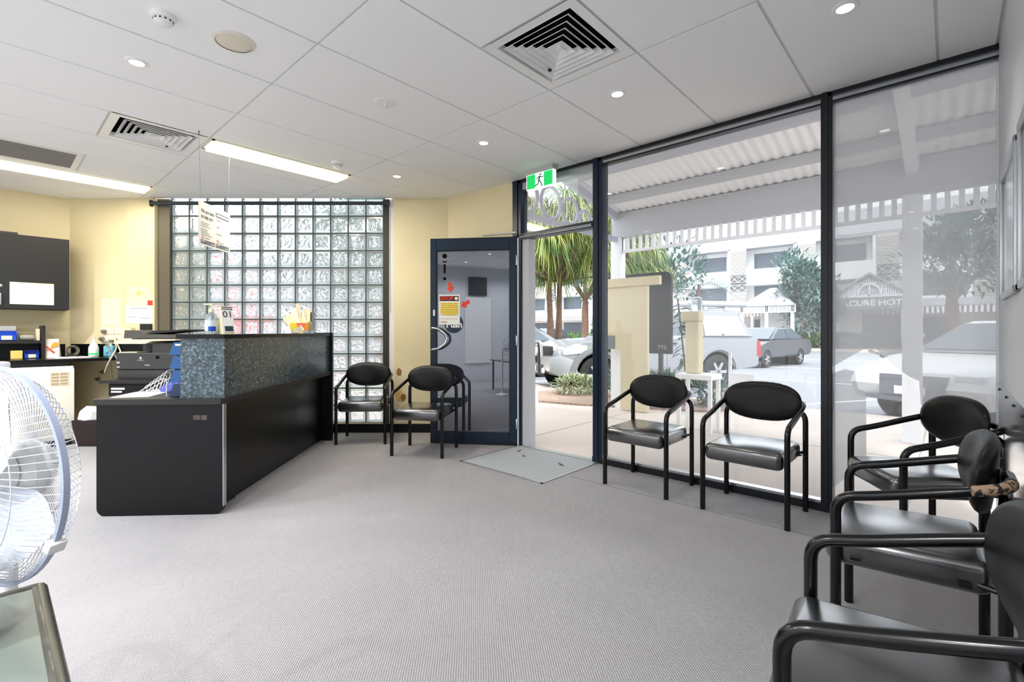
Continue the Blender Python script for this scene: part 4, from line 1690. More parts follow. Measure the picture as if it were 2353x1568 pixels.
def troffer(x0, x1, y0, y1, label, watts, group=None, col=(1, 0.94, 0.82)):
    t = thing('strip_light', label, 'ceiling light', ((x0 + x1) / 2, (y0 + y1) / 2, H), group=group)
    w, d = (x1 - x0) / 2, (y1 - y0) / 2
    bm = B()
    for (a, b, c, e) in ((-w, w, -d, -d + .018), (-w, w, d - .018, d), (-w, -w + .018, -d, d), (w - .018, w, -d, d)):
        box(bm, a, b, c, e, -0.008, 0.0)
    obj('light_frame', bm, m_white_pl, t, smooth=False)
    bm = B()
    box(bm, -w + .018, w - .018, -d + .018, d - .018, -0.03, -0.001)
    obj('diffuser', bm, m_tubelight, t, smooth=False)
    li = bpy.data.lights.new('strip_lamp', 'AREA')
    li.shape = 'RECTANGLE'
    li.size, li.size_y = 2 * w - .05, 2 * d - .05
    li.energy = watts
    li.color = col
    lo = bpy.data.objects.new('strip_lamp', li)
    COL.objects.link(lo)
    lo.parent = t
    lo.location = (0, 0, -0.034)
    return t


troffer(1.195, 2.365, GY + 1.825, GY + 2.09, 'long warm strip light in the ceiling right of the reception vent', 17)
troffer(-0.02, 1.165, GY + 3.69, GY + 3.97, 'long warm strip light at the far left above the cupboards', 11)


def downlight(x, y, label, watts=10, group='small round downlights', col=(1, 0.96, 0.88), cone=110):
    t = thing('downlight', label, 'downlight', (x, y, H - 0.006), group=group)
    bm = B()
    lathe(bm, [(0.032, -0.001), (0.036, -0.008), (0.05, -0.006), (0.054, 0.0)], 28, cap=False)
    obj('trim_ring', bm, m_white_pl, t)
    bm = B()
    lathe(bm, [(0.033, -0.0035), (0.02, -0.003)], 24)
    obj('lamp_face', bm, m_dlglow, t)
    li = bpy.data.lights.new('downlight_lamp', 'SPOT')
    li.energy = watts
    li.spot_size = radians(cone)
    li.spot_blend = 0.7
    li.shadow_soft_size = 0.03
    li.color = col
    lo = bpy.data.objects.new('downlight_lamp', li)
    COL.objects.link(lo)
    lo.parent = t
    lo.location = (0, 0, -0.012)


downlight(2.686, 0.36, 'round downlight near the top right edge above the right-hand chairs')
downlight(2.686, 1.555, 'round downlight just right of the big square ceiling vent')
downlight(2.665, 2.745, 'round downlight in the ceiling before the exit sign')
downlight(2.673, 3.954, 'round downlight nearest the glass block window and door corner')
downlight(0.566, 3.361, 'brightly glowing round downlight at the upper left')


for x in (-0.62, -1.83):  # unseen lamps added as fill, stronger and cooler than the visible ones
    for y in (0.36, 1.56, 2.76, 3.96, 5.16, 6.3):
        downlight(x, y, 'unseen downlight added as fill for the room, out to the left', 66, 'added fill lamps out to the left', (0.96, 0.98, 1), 150)


def detector(x, y, label):
    t = thing('smoke_detector', label, 'smoke detector', (x, y, H - 0.006), group='smoke detectors')
    bm = B()
    lathe(bm, [(0.052, 0), (0.052, -0.012), (0.046, -0.022)], 24)
    obj('detector_base', bm, m_white_pl, t)
    bm = B()
    lathe(bm, [(0.040, -0.022), (0.040, -0.036), (0.03, -0.046), (0.012, -0.05)], 24)
    obj('detector_head', bm, m_white_pl, t)
    bm = B()
    for k in range(12):
        a = 2 * pi * k / 12
        box(bm, 0.0385, 0.041, -0.004, 0.004, -0.034, -0.026, M=RZ(a))
    obj('detector_slots', bm, m_dgrey, t, smooth=False)


detector(0.568, 2.771, 'white smoke detector at the top left of the ceiling')
detector(2.101, 4.03, 'white smoke detector hanging just beyond the right end of the strip light')
sp = thing('ceiling_speaker', 'round beige ceiling speaker near the top left', 'speaker', (0.865, 2.749, H - 0.006))
bm = B()
lathe(bm, [(0.1, 0), (0.1, -0.006), (0.085, -0.012)], 36, cap=False)
obj('speaker_rim', bm, mat('speaker_rim', rgb(226, 222, 212), 0.5), sp)
bm = B()
lathe(bm, [(0.088, -0.006), (0.07, -0.012), (0.001, -0.014)], 36)
obj('speaker_grille', bm, m_speaker, sp)
sk2 = thing('ceiling_sprinkler', 'round white ceiling cover plate with a small sprinkler tip', 'sprinkler', (1.767, 2.749, H - 0.006))
bm = B()
lathe(bm, [(0.07, 0), (0.07, -0.004), (0.066, -0.006)], 32)
obj('cover_plate', bm, m_white_pl, sk2)
bm = B()
lathe(bm, [(0.012, -0.006), (0.010, -0.02), (0.004, -0.024), (0.004, -0.034)], 12)
obj('sprinkler_tip', bm, m_white_pl, sk2)

# exit sign
ex = thing('exit_sign', 'green and white running-man exit sign on the ceiling at the doorway', 'exit sign', (3.43, 2.785, H - 0.006))
bm = B()
box(bm, -0.03, 0.045, -0.165, 0.165, -0.045, 0.0, 0.004)
obj('sign_housing', bm, mat('housing_grey', rgb(196, 196, 194), 0.4), ex)
bm = B()
box(bm, -0.012, 0.03, -0.16, 0.16, -0.185, -0.045, 0.004)
obj('sign_body', bm, m_signwhite, ex)
for (y0, y1) in ((-0.15, -0.052), (0.052, 0.15)):
    bm = B()
    box(bm, -0.0145, -0.0125, y0, y1, -0.178, -0.05)
    obj('green_panel', bm, m_green, ex, smooth=False)
bm = B()


def limb(pts, r):
    tube(bm, [(-0.014, -p[0] * 1.2, -0.114 + p[1] * 1.2) for p in pts], r * 1.15, 6, 0.0)


# pictogram, u to the right as seen, v up
ball(bm, (-0.014, -0.010, -0.114 + 0.050), (0.002, 0.010, 0.010))
limb([(0.002, 0.03), (-0.006, 0.0)], 0.0075)
limb([(0.004, 0.028), (0.024, 0.018), (0.040, 0.022)], 0.004)
limb([(0.0, 0.028), (-0.022, 0.022), (-0.03, 0.004)], 0.004)
limb([(-0.004, 0.0), (0.012, -0.018), (0.026, -0.052)], 0.005)
limb([(-0.006, 0.0), (-0.014, -0.030), (-0.044, -0.036)], 0.005)
for v in bm.verts:
    v.co.x = max(-0.0165, min(-0.0122, v.co.x))
obj('running_man', bm, mat('pictogram_green', rgb(20, 120, 84), 0.5), ex, smooth=False)

# hanging notice over the desk
sg = thing('hanging_sign', 'white two-page notice hanging over the desk, headed We are here to help you', 'hanging sign', (1.222, 4.312, 0), radians(45))
bm = B()
box(bm, -0.215, 0.215, -0.002, 0.002, 1.795, 2.125)
obj('sign_sheet', bm, m_paper, sg, smooth=False)
for s, tx in ((-0.222, 0), (0.222, 0)):
    bm = B()
    tube(bm, [(s * 0.86, 0, 2.122), (s * 0.95, 0, H - 0.03)], 0.0008, 5)
    tube(bm, [(s * 0.95, 0, H - 0.03), (s * 0.95, 0.0, H - 0.006)], 0.004, 6)
    obj('hanging_line', bm, m_ink, sg)
text('heading', 'We are here\nto help you', 0.041, m_inkd, sg, T(-0.187, -0.0024, 2.035) @ UP, ext=0.0003, bold=0.0006, align='LEFT', sx=0.80)
bm = B()
random.seed(4)
for k in range(3):
    box(bm, -0.187, -0.05 + random.uniform(-.05, 0.02), -0.003, -0.002, 1.968 - .014 * k, 1.971 - .014 * k)
for k in range(4):
    box(bm, -0.187, -0.06 + random.uniform(-.05, 0.02), -0.003, -0.002, 1.918 - .014 * k, 1.921 - .014 * k)
for (x0, x1, z) in ((0.02, 0.075, 2.025), (0.02, 0.06, 1.97), (0.02, 0.09, 1.915), (0.02, 0.05, 1.865), (0.06, 0.12, 1.85), (-0.14, -0.08, 1.853)):
    box(bm, x0, x1, -0.003, -0.002, z, z + 0.004)
obj('small_print', bm, m_ink, sg, smooth=False)
bm = B()
box(bm, -0.19, -0.008, -0.003, -0.002, 1.808, 1.838)
box(bm, 0.008, 0.195, -0.003, -0.002, 1.808, 1.838)
box(bm, 0.008, 0.195, -0.003, -0.002, 2.05, 2.085)
obj('dark_bands', bm, mat('band_grey', rgb(112, 116, 126), 0.6), sg, smooth=False)
bm = B()
for x in (-0.165, 0.035):
    lathe(bm, [(0.014, 0), (0.014, 0.001)], 16, T(x, -0.002, 1.857) @ RX(pi / 2))
obj('pink_dot', bm, mat('dot_pink', rgb(230, 160, 160), 0.6), sg, smooth=False)
bm = B()
box(bm, 0.018, 0.185, -0.0036, -0.003, 2.06, 2.074)
box(bm, -0.18, -0.14, -0.0036, -0.003, 1.826, 1.831)
box(bm, -0.06, -0.015, -0.0036, -0.003, 1.816, 1.821)
box(bm, 0.018, 0.055, -0.0036, -0.003, 1.826, 1.831)
box(bm, 0.14, 0.185, -0.0036, -0.003, 1.816, 1.821)
obj('band_lettering', bm, m_paper, sg, smooth=False)

# snap frames on the right wall
def snap(x0, x1, z0, z1, label):
    t = thing('poster_frame', label, 'poster frame', group='silver poster frames on the right wall')
    bm = B()
    w = 0.028
    for (a, b, c, d) in ((x0, x1, z0, z0 + w), (x0, x1, z1 - w, z1), (x0, x0 + w, z0, z1), (x1 - w, x1, z0, z1)):
        box(bm, a, b, YR, YR + 0.018, c, d, 0.005)
    obj('frame', bm, m_alu, t)
    bm = B()
    box(bm, x0 + w, x1 - w, YR, YR + 0.005, z0 + w, z1 - w)
    obj('poster', bm, mat('glossy_poster', rgb(190, 196, 204), 0.08, spec=0.8), t, smooth=False)
    bm = B()
    for x in (x0 + .05, x1 - .05):
        tube(bm, [(x - 0.012, YR + 0.004, z1 + 0.0), (x, YR + 0.004, z1 + 0.03), (x + 0.012, YR + 0.004, z1)], 0.003, 6, 0.01)
    obj('hanger_loop', bm, m_alu, t)


snap(2.535, 3.233, 1.285, 1.86, 'silver framed glossy poster on the right wall, the one nearer the window')
snap(1.70, 2.42, 1.285, 1.86, 'second silver poster frame on the right wall, just showing at the edge of the view')

# ================================================================== FAN AND LOW TABLE
tb = thing('side_table', 'low grey-green table with rounded metal edge at the lower left', 'table')
ZT = 0.60
bm = B()
box(bm, -0.85, 0.07, 0.3, 1.435, ZT - 0.03, ZT - 0.006)
obj('table_top', bm, mat('table_green_grey', rgb(112, 120, 114), 0.3), tb, smooth=False)
bm = B()
for P in ([(0.075, 0.3, ZT - 0.016), (0.075, 1.44, ZT - 0.016)], [(-0.85, 1.44, ZT - 0.016), (0.075, 1.44, ZT - 0.016)]):
    tube(bm, P, 0.015, 10)
obj('edge_moulding', bm, mat('edge_bronze', rgb(96, 95, 84), 0.3, m=0.6), tb)
for (x, y) in ((-0.8, 0.35), (-0.8, 1.4), (0.02, 0.35), (0.02, 1.4)):
    bm = B()
    tube(bm, [(x, y, 0), (x, y, ZT - 0.03)], 0.018, 10)
    obj('leg', bm, m_tube, tb)
bm = B()
box(bm, -0.03, 0.03, -0.03, 0.03, 0, 0.17, 0.004)
PB = W(-0.936, 0.84)
tag(obj('white_carton', bm, m_white_pl, loc=(PB.x - 0.012, PB.y, ZT - 0.006), rz=radians(10)), 'slim white upright carton at the very left edge on the low table', 'carton')

FC = W(-1.079 * 0.93, 0.93)
fn = thing('pedestal_fan', 'large white pedestal fan with wire guard at the left edge', 'fan', (FC.x, FC.y, 0), atan2(-0.404, -0.914))
FZ = CH - 0.298 * 0.93      # hub height
R = 0.2065
# local +x is the blowing direction
m_wire = mat('white_wire', rgb(226, 228, 234), 0.35)
m_rimw = mat('guard_band', rgb(168, 176, 200), 0.35)
FM = T(0, 0, FZ) @ RY(pi / 2)


def dome(depth, n, r, sgn, hub):
    bm = B()
    for k in range(n):
        a = 2 * pi * k / n
        pts = []
        for q in range(8):
            t = q / 7
            rr_ = hub + (R - hub) * t
            z = depth * sqrt(max(0, 1 - (max(0, rr_ - 0.09) / (R - 0.09)) ** 2.2))
            tw = a + 0.25 * (1 - t)
            pts.append((rr_ * cos(tw), rr_ * sin(tw), sgn * z))
        tube(bm, pts, r, 5, M=FM, cap=False)
    for rr_ in (hub, 0.105, 0.165):
        z = depth * sqrt(max(0, 1 - (max(0, rr_ - 0.09) / (R - 0.09)) ** 2.2))
        tube(bm, [(rr_ * cos(2 * pi * i / 48), rr_ * sin(2 * pi * i / 48), sgn * z) for i in range(48)], r * 1.15, 5, closed=True, M=FM)
    return bm


obj('front_guard', dome(0.07, 84, 0.0009, 1, 0.035), m_wire, fn)
obj('rear_guard', dome(0.06, 84, 0.0009, -1, 0.05), m_wire, fn)
bm = B()
pr_ = [(R - 0.001, -0.006), (R + 0.005, -0.0055), (R + 0.006, 0.0055), (R - 0.001, 0.006)]
lathe(bm, pr_, 64, FM, cap=False)
obj('guard_band', bm, m_rimw, fn)
for a in (20, 140, 260):
    bm = B()
    box(bm, R - 0.004, R + 0.013, -0.012, 0.012, -0.014, 0.014, 0.003, M=FM @ RZ(radians(a - 90 + 8)))
    obj('guard_clip', bm, m_white_pl, fn)
m_blade = mat('blade_translucent', rgb(222, 226, 234), 0.3)
for k in range(3):
    bm = B()
    n1, n2 = 8, 6
    g = []
    for i in range(n1):
        t = i / (n1 - 1)
        row = []
        rr_ = 0.03 + 0.15 * t
        wd = radians(26 + 26 * sin(pi * min(1, t * 1.1)) ** 0.7)
        for j in range(n2):
            s_ = j / (n2 - 1) - 0.5
            an = radians(120 * k + 20) + 2 * s_ * wd * (1 - 0.25 * t) + 0.35 * t
            row.append(bm.verts.new(FM @ Vector((rr_ * cos(an), rr_ * sin(an), 0.01 - 0.05 * s_))))
        g.append(row)
    for i in range(n1 - 1):
        for j in range(n2 - 1):
            bm.faces.new([g[i][j], g[i + 1][j], g[i + 1][j + 1], g[i][j + 1]])
    obj('fan_blade', bm, m_blade, fn)
bm = B()
lathe(bm, [(0.034, -0.02), (0.034, 0.03), (0.02, 0.045)], 24, FM)
obj('hub', bm, m_white_pl, fn)
bm = B()
lathe(bm, [(0.046, 0.069), (0.046, 0.075), (0.03, 0.08), (0.001, 0.081)], 32, FM)
obj('guard_badge', bm, mat('badge_pale_blue', rgb(214, 224, 238), 0.2), fn)
bm = B()
lathe(bm, [(0.046, -0.075), (0.056, -0.06), (0.056, -0.035), (0.04, -0.022)], 28, FM)
obj('motor_housing', bm, m_white_pl, fn)
bm = B()
tube(bm, [(-0.075, 0, FZ), (-0.105, -0.03, FZ), (-0.12, -0.215, FZ - 0.02), (-0.12, -0.215, 0.03)], 0.016, 12, 0.03)
obj('stand_pole', bm, m_white_pl, fn)
bm = B()
lathe(bm, [(0.115, 0), (0.115, 0.012), (0.05, 0.028), (0.02, 0.04)], 32, T(-0.12, -0.215, 0))
obj('fan_base', bm, m_white_pl, fn)

# ------------------------------------------------------------------ things behind the viewer, seen only in the dark door glass
bm = B()
box(bm, XB + 0.001, XB + 0.03, 0.62, 1.28, 0.4, 1.95, 0.004)
tag(obj('white_board', bm, m_white_pl, smooth=False), 'large white panel on the rear wall, seen reflected in the door glass', 'board')
bm = B()
box(bm, XB + 0.001, XB + 0.05, 0.74, 1.2, 1.99, 2.42, 0.006)
tag(obj('dark_screen', bm, m_black, smooth=False), 'black screen above the white panel, seen reflected in the door glass', 'screen')
# ================================================================== OUTSIDE
bm = B()
prism(bm, [(-14, -20), (8.3, -20), (8.3, 60), (-14, 60)], -0.16, -0.012)
struct('pavement', bm, m_pave, 'pale concrete footpath outside the window and doorway', 'pavement', smooth=False)
bm = B()
box(bm, 3.7, 8.3, 3.38, 3.395, -0.012, -0.010)
box(bm, 3.7, 8.3, 0.2, 0.215, -0.012, -0.010)
box(bm, 5.6, 5.615, -4, 3.38, -0.012, -0.010)
tag(obj('paving_joint', bm, mat('joint_grey', rgb(160, 150, 142), 0.9), smooth=False), 'thin joints cut in the concrete footpath', 'joint')['kind'] = 'structure'
bm = B()
prism(bm, [(8.3, -60), (90, -60), (90, 140), (8.3, 140)], -0.3, -0.15)
rd = struct('road', bm, m_road, 'grey asphalt street with white bay lines beyond the footpath', 'road', smooth=False)
bm = B()
for k in range(-4, 6):
    box(bm, 0, 5.4, -0.05, 0.05, -0.15, -0.146, M=T(8.5, 2.6 + 3.0 * k, 0) @ RZ(radians(-28.8)))
for x in (14.2, 19.5, 26.0):
    box(bm, x, x + 0.12, -60, 100, -0.15, -0.146)
obj('bay_lines', bm, m_line, rd, smooth=False)
bm = B()
prism(bm, [(37, -60), (37.25, -60), (37.25, 140), (37, 140)], -0.15, 0.05)
prism(bm, [(37.25, -60), (43.6, -60), (43.6, 140), (37.25, 140)], -0.15, 0.03)
struct('far_kerb', bm, m_pave, 'pale kerb and verge on the far side of the street', 'kerb', smooth=False)

# veranda over the footpath
vr = sempty('veranda', 'white corrugated street veranda roof outside the window', 'veranda roof')
VX, VZ, VS = 6.5, 2.92, 0.2


def vz(x):
    return VZ + (VX - x) * VS


bm = B()
NY = 640
ys = [-5.2 + (3.78 + 5.2) * i / NY for i in range(NY + 1)]
rows = []
for y in ys:
    w = 0.011 * cos(2 * pi * y / 0.105)
    rows.append([bm.verts.new((x, y, vz(x) + w + 0.02)) for x in (3.6, 6.62)])
for a, b in zip(rows, rows[1:]):
    bm.faces.new([a[0], b[0], b[1], a[1]])
obj('corrugated_roof', bm, m_verwhite, vr)
for x in (4.3, 5.16, 5.92):
    bm = B()
    box(bm, x - 0.035, x + 0.035, -5.2, 3.75, vz(x) - 0.1, vz(x) + 0.008)
    obj('purlin', bm, mat('purlin_grey', rgb(176, 178, 182), 0.6) if x < 5 else bpy.data.materials['purlin_grey'], vr, smooth=False)
bm = B()
box(bm, 6.44, 6.56, -5.2, 3.83, 2.56, 2.93)
obj('eave_beam', bm, mat('beam_grey_white', rgb(172, 174, 180), 0.6), vr, smooth=False)
bm = B()
for k in range(86):
    y = -5.15 + k * 0.105
    if y < 3.7:
        box(bm, 6.48, 6.51, y, y + 0.045, 2.36, 2.56)
box(bm, 6.47, 6.52, -5.2, 3.75, 2.33, 2.37)
obj('slatted_valance', bm, m_verwhite, vr, smooth=False)
bm = B()
box(bm, 3.7, 6.5, 0.24, 0.34, 2.86, 3.3)
for v in bm.verts:
    top = v.co.z > 3
    v.co.z = vz(v.co.x) - (0.0 if top else 0.16)
obj('rafter', bm, m_verwhite, vr, smooth=False)
for y in (3.75, 0.29, -3.2):
    bm = B()
    box(bm, 6.42, 6.58, y - 0.08, y + 0.08, -0.012, 2.56)
    box(bm, 6.405, 6.595, y - 0.095, y + 0.095, 1.08, 1.12)
    obj('post', bm, m_verwhite, vr, smooth=False)
# end truss with rings
bm = B()
y = 3.75
box(bm, 3.62, 6.5, y - 0.03, y + 0.03, 2.50, 2.57)
for (x0, x1) in ((3.62, 6.5),):
    prism(bm, [(x0, vz(x0) - 0.1), (x1, vz(x1) - 0.1), (x1, vz(x1)), (x0, vz(x0))], y - 0.03, y + 0.03, 'y')
box(bm, 3.66, 3.74, y - 0.03, y + 0.03, 0.0, 3.4)
for (x, r) in ((4.35, 0.21), (4.83, 0.20), (5.25, 0.17), (5.6, 0.12)):
    cz_ = 2.57 + r + 0.01
    tube(bm, [(x + r * cos(2 * pi * i / 28), y, cz_ + r * sin(2 * pi * i / 28)) for i in range(28)], 0.024, 6, closed=True)
obj('end_truss', bm, m_vergrey, vr, smooth=False)


# ---- plants
def leaf_strip(bm, base, dirv, length, width, droop, segs=3):
    p = Vector(base)
    d = Vector(dirv).normalized()
    side = d.cross(Vector((0, 0, 1)))
    if side.length < 1e-3:
        side = Vector((1, 0, 0))
    side.normalize()
    prev = None
    for i in range(segs + 1):
        t = i / segs
        w = width * (1 - t) ** 0.6 * (0.6 + 0.4 * min(1, t * 4 + .5)) + 0.002
        a, b = bm.verts.new(p + side * w / 2), bm.verts.new(p - side * w / 2)
        if prev:
            bm.faces.new([prev[0], prev[1], b, a])
        prev = (a, b)
        p = p + d * (length / segs)
        d = (d + Vector((0, 0, -droop / segs))).normalized()


def leaf_cloud(bm, c, r, n, size, rnd, up=0.3):
    for _ in range(n):
        u = rnd.uniform(-1, 1)
        a = rnd.uniform(0, 2 * pi)
        q = sqrt(1 - u * u)
        k = rnd.uniform(0.55, 1.0)
        p = Vector((c[0] + r[0] * q * cos(a) * k, c[1] + r[1] * q * sin(a) * k, c[2] + r[2] * u * k))
        d = Vector((q * cos(a) + rnd.uniform(-.7, .7), q * sin(a) + rnd.uniform(-.7, .7), u + up + rnd.uniform(-.7, .7)))
        leaf_strip(bm, p, d, size * rnd.uniform(.7, 1.3), size * 0.42, 0.5, 2)


def pandanus(name, loc, hgt, spread, label, seed, trunks=2, levels=46, zr=(0.82, 1.6)):
    rnd = random.Random(seed)
    t = thing(name, label, 'tree', loc, group='strap-leaved trees by the street')
    tops = []
    for k in range(trunks):
        bm = B()
        dx, dy = (k - (trunks - 1) / 2) * 0.55, rnd.uniform(-.3, .3)
        tube(bm, [(dx, dy, -0.2), (dx * 1.1, dy, hgt * 0.4), (dx * 1.4, dy * 1.2, hgt * 0.8)], 0.14, 10, 0.3, r1=0.10)
        obj('trunk', bm, m_trunk, t)
    bm = B()
    for k in range(levels):
        a = rnd.uniform(0, 2 * pi)
        q = sqrt(rnd.uniform(0, 1))
        p = Vector((spread * q * cos(a), spread * q * sin(a), hgt * rnd.uniform(*zr)))
        tube(bm, [(p.x * .2, p.y * .2, hgt * 0.8), p], 0.03, 5)
    obj('branches', bm, m_trunk, t)
    rnd = random.Random(seed)
    bm = B()
    for k in range(levels):
        a = rnd.uniform(0, 2 * pi)
        q = sqrt(rnd.uniform(0, 1))
        p = Vector((spread * q * cos(a), spread * q * sin(a), hgt * rnd.uniform(*zr)))
        for j in range(70):
            b = rnd.uniform(0, 2 * pi)
            e = rnd.uniform(-0.2, 1.0)
            leaf_strip(bm, p, (cos(b), sin(b), e), rnd.uniform(1.1, 1.9), 0.05, rnd.uniform(2.4, 3.8), 5)
    obj('strap_leaves', bm, m_pand, t)
    return t


P = W(1.6, 17.5)
pandanus('pandanus_tree', (P.x, P.y, -0.12), 3.9, 2.7, 'tall strap-leaved tree with two slim trunks seen through the open doorway', 5)
P = W(4.9, 20.5)
pandanus('pandanus_tree', (P.x, P.y, -0.12), 4.0, 1.5, 'strap-leaved tree beyond the left veranda post, behind the dark board', 8, 1, 22)


def tree(name, loc, hgt, r, label, cat, seed, m, n=1500, size=0.4, trunk=0.16, tz=0.5, blobs=7, group='trees along the street'):
    rnd = random.Random(seed)
    t = thing(name, label, cat, loc, group=group)
    bm = B()
    tube(bm, [(0, 0, -0.15), (0.05, 0.05, hgt * 0.4), (0, 0, hgt * 0.8)], trunk, 9, 0.4, r1=trunk * 0.5)
    for k in range(5):
        a = 2 * pi * k / 5
        tube(bm, [(0, 0, hgt * 0.4), (r * .5 * cos(a), r * .5 * sin(a), hgt * 0.65)], trunk * .5, 6, r1=trunk * .2)
    obj('trunk', bm, m_trunk, t)
    bm = B()
    for k in range(blobs):
        a = rnd.uniform(0, 2 * pi)
        q = rnd.uniform(0, .65)
        z = hgt * (tz + (1 - tz) * rnd.uniform(0.1, 0.9))
        rr_ = r * rnd.uniform(.45, .7)
        leaf_cloud(bm, (r * q * cos(a), r * q * sin(a), z), (rr_, rr_, rr_ * .8), n // blobs, size, rnd)
    obj('foliage', bm, m, t)
    return t


def place(px, d):
    return W((px - 1179.4) / 1102.4 * d, d)


P = place(1850, 33)
tree('leafy_tree', (P.x, P.y, -0.1), 6.9, 2.3, 'bushy blue-green tree standing left of the right mullion', 'tree', 3, m_leafb, 4200, 0.4, 0.12, 0.2, 16)
P = place(1490, 27)
tree('leafy_tree', (P.x, P.y, -0.1), 5.6, 3.0, 'pale green spreading tree above the dark board', 'tree', 14, m_leafb, 2400, 0.4, 0.14, 0.5, 10)
P = place(2190, 24)
tree('leafy_tree', (P.x, P.y, -0.1), 7.2, 2.8, 'hazy tree behind the frosted pane at the right', 'tree', 15, m_leafb, 2200, 0.42, 0.3, 0.55, 9)
P = place(1345, 27)
tree('leafy_tree', (P.x, P.y, -0.1), 7.5, 2.8, 'loose grey-green tree behind the strap-leaved tree', 'tree', 16, m_leafb, 1500, 0.4, 0.2, 0.45, 8)


def palm(loc, hgt, label, seed):
    rnd = random.Random(seed)
    t = thing('palm', label, 'palm', loc, group='palms along the street')
    bm = B()
    tube(bm, [(0, 0, -0.1), (0.1, 0.05, hgt * .5), (0.05, 0, hgt)], 0.1, 8, 0.5, r1=0.07)
    obj('trunk', bm, m_trunk, t)
    for k in range(12):
        bm = B()
        a = 2 * pi * k / 12 + rnd.uniform(-.2, .2)
        p, d = Vector((0.05, 0, hgt)), Vector((cos(a), sin(a), rnd.uniform(.3, 1.1))).normalized()
        for i in range(12):
            q = p + d * 0.15
            side = d.cross(Vector((0, 0, 1))).normalized()
            for s in (-1, 1):
                leaf_strip(bm, p, side * s + d * .6 + Vector((0, 0, -.3)), 0.5 * sin(pi * (i + 2) / 15), 0.05, 1.0, 2)
            p = q
            d = (d + Vector((0, 0, -.13))).normalized()
        obj('frond', bm, m_leafb, t)


P = place(1605, 24)
palm((P.x, P.y, -0.1), 3.6, 'slim palm beyond the ute canopy and dark board', 2)


def shrub(name, loc, rad, n, size, label, seed, m, stems=9):
    rnd = random.Random(seed)
    t = thing(name, label, 'shrub', loc)
    bm = B()
    for k in range(stems):
        a = rnd.uniform(0, 2 * pi)
        tube(bm, [(0.3 * rad[0] * cos(a), 0.3 * rad[1] * sin(a), 0), (0.7 * rad[0] * cos(a), 0.7 * rad[1] * sin(a), rad[2] * rnd.uniform(.8, 1.6))], 0.008, 5)
    obj('stems', bm, m_trunk, t)
    bm = B()
    leaf_cloud(bm, (0, 0, rad[2] * 1.05), rad, n, size, rnd)
    obj('leaves', bm, m, t)
    return t


m_grayleaf = mat('leaf_grey_green', rgb(128, 140, 110), 0.6, noise=(9, rgb(176, 186, 150), 2))
bm = B()
prism(bm, [(6.05, 4.95), (6.2, 4.3), (6.95, 2.45), (7.9, 2.3), (8.0, 5.6), (7.0, 5.75)], -0.012, 0.02)
tag(obj('garden_bed', bm, m_mulch), 'bark mulch garden bed on the footpath by the veranda post', 'garden bed')['kind'] = 'structure'
shrub('low_shrub', (7.25, 5.05, 0.0), (0.5, 0.42, 0.17), 900, 0.075, 'low clipped grey-green shrub in the mulch seen through the doorway', 31, m_grayleaf)
shrub('low_shrub', (7.45, 4.2, 0.0), (0.3, 0.3, 0.26), 600, 0.09, 'leafy shrub in the garden bed under the cream panel that imitates a reflection', 32, m_leafd)
shrub('low_shrub', (7.45, 3.5, 0.0), (0.32, 0.3, 0.26), 600, 0.09, 'leafy shrub in the garden bed under the dark board', 33, m_leafd)
shrub('low_shrub', (7.45, 2.7, 0.0), (0.28, 0.26, 0.24), 450, 0.09, 'small shrub at the right end of the garden bed', 34, m_leafb)
# climbing plant beside the board
cp = thing('climbing_plant', 'tall dark-leaved plant growing beside the dark board outside', 'plant', (7.15, 2.98, 0.0))
bm = B()
tube(bm, [(0, 0, 0), (0.03, 0.0, 0.5), (0, 0.04, 1.0), (-0.03, 0.1, 1.65)], 0.012, 6, 0.2)
obj('stem', bm, m_trunk, cp)
rnd = random.Random(41)
bm = B()
for k in range(75):
    z = rnd.uniform(0.45, 1.6)
    a = rnd.uniform(0, 2 * pi)
    leaf_strip(bm, (0.02 * cos(a), 0.02 * sin(a) + 0.06 * (z > 1.2), z), (cos(a), sin(a), rnd.uniform(-.5, .5)), rnd.uniform(.14, .26), 0.09, 1.2, 3)
obj('leaves', bm, m_leafd, cp)
cp2 = thing('broadleaf_plant', 'bright green broad-leaved plant just behind the doorway mullion', 'plant', (8.1, 5.0, -0.012))
bm = B()
tube(bm, [(0, 0, 0), (0.0, 0.05, 1.7)], 0.012, 6)
obj('stem', bm, m_trunk, cp2)
bm = B()
for k in range(46):
    z = rnd.uniform(0.9, 1.85)
    a = rnd.uniform(0, 2 * pi)
    leaf_strip(bm, (0, 0.04, z), (cos(a), sin(a), rnd.uniform(-.2, .6)), rnd.uniform(.2, .34), 0.12, 1.0, 3)
obj('leaves', bm, m_leaf, cp2)
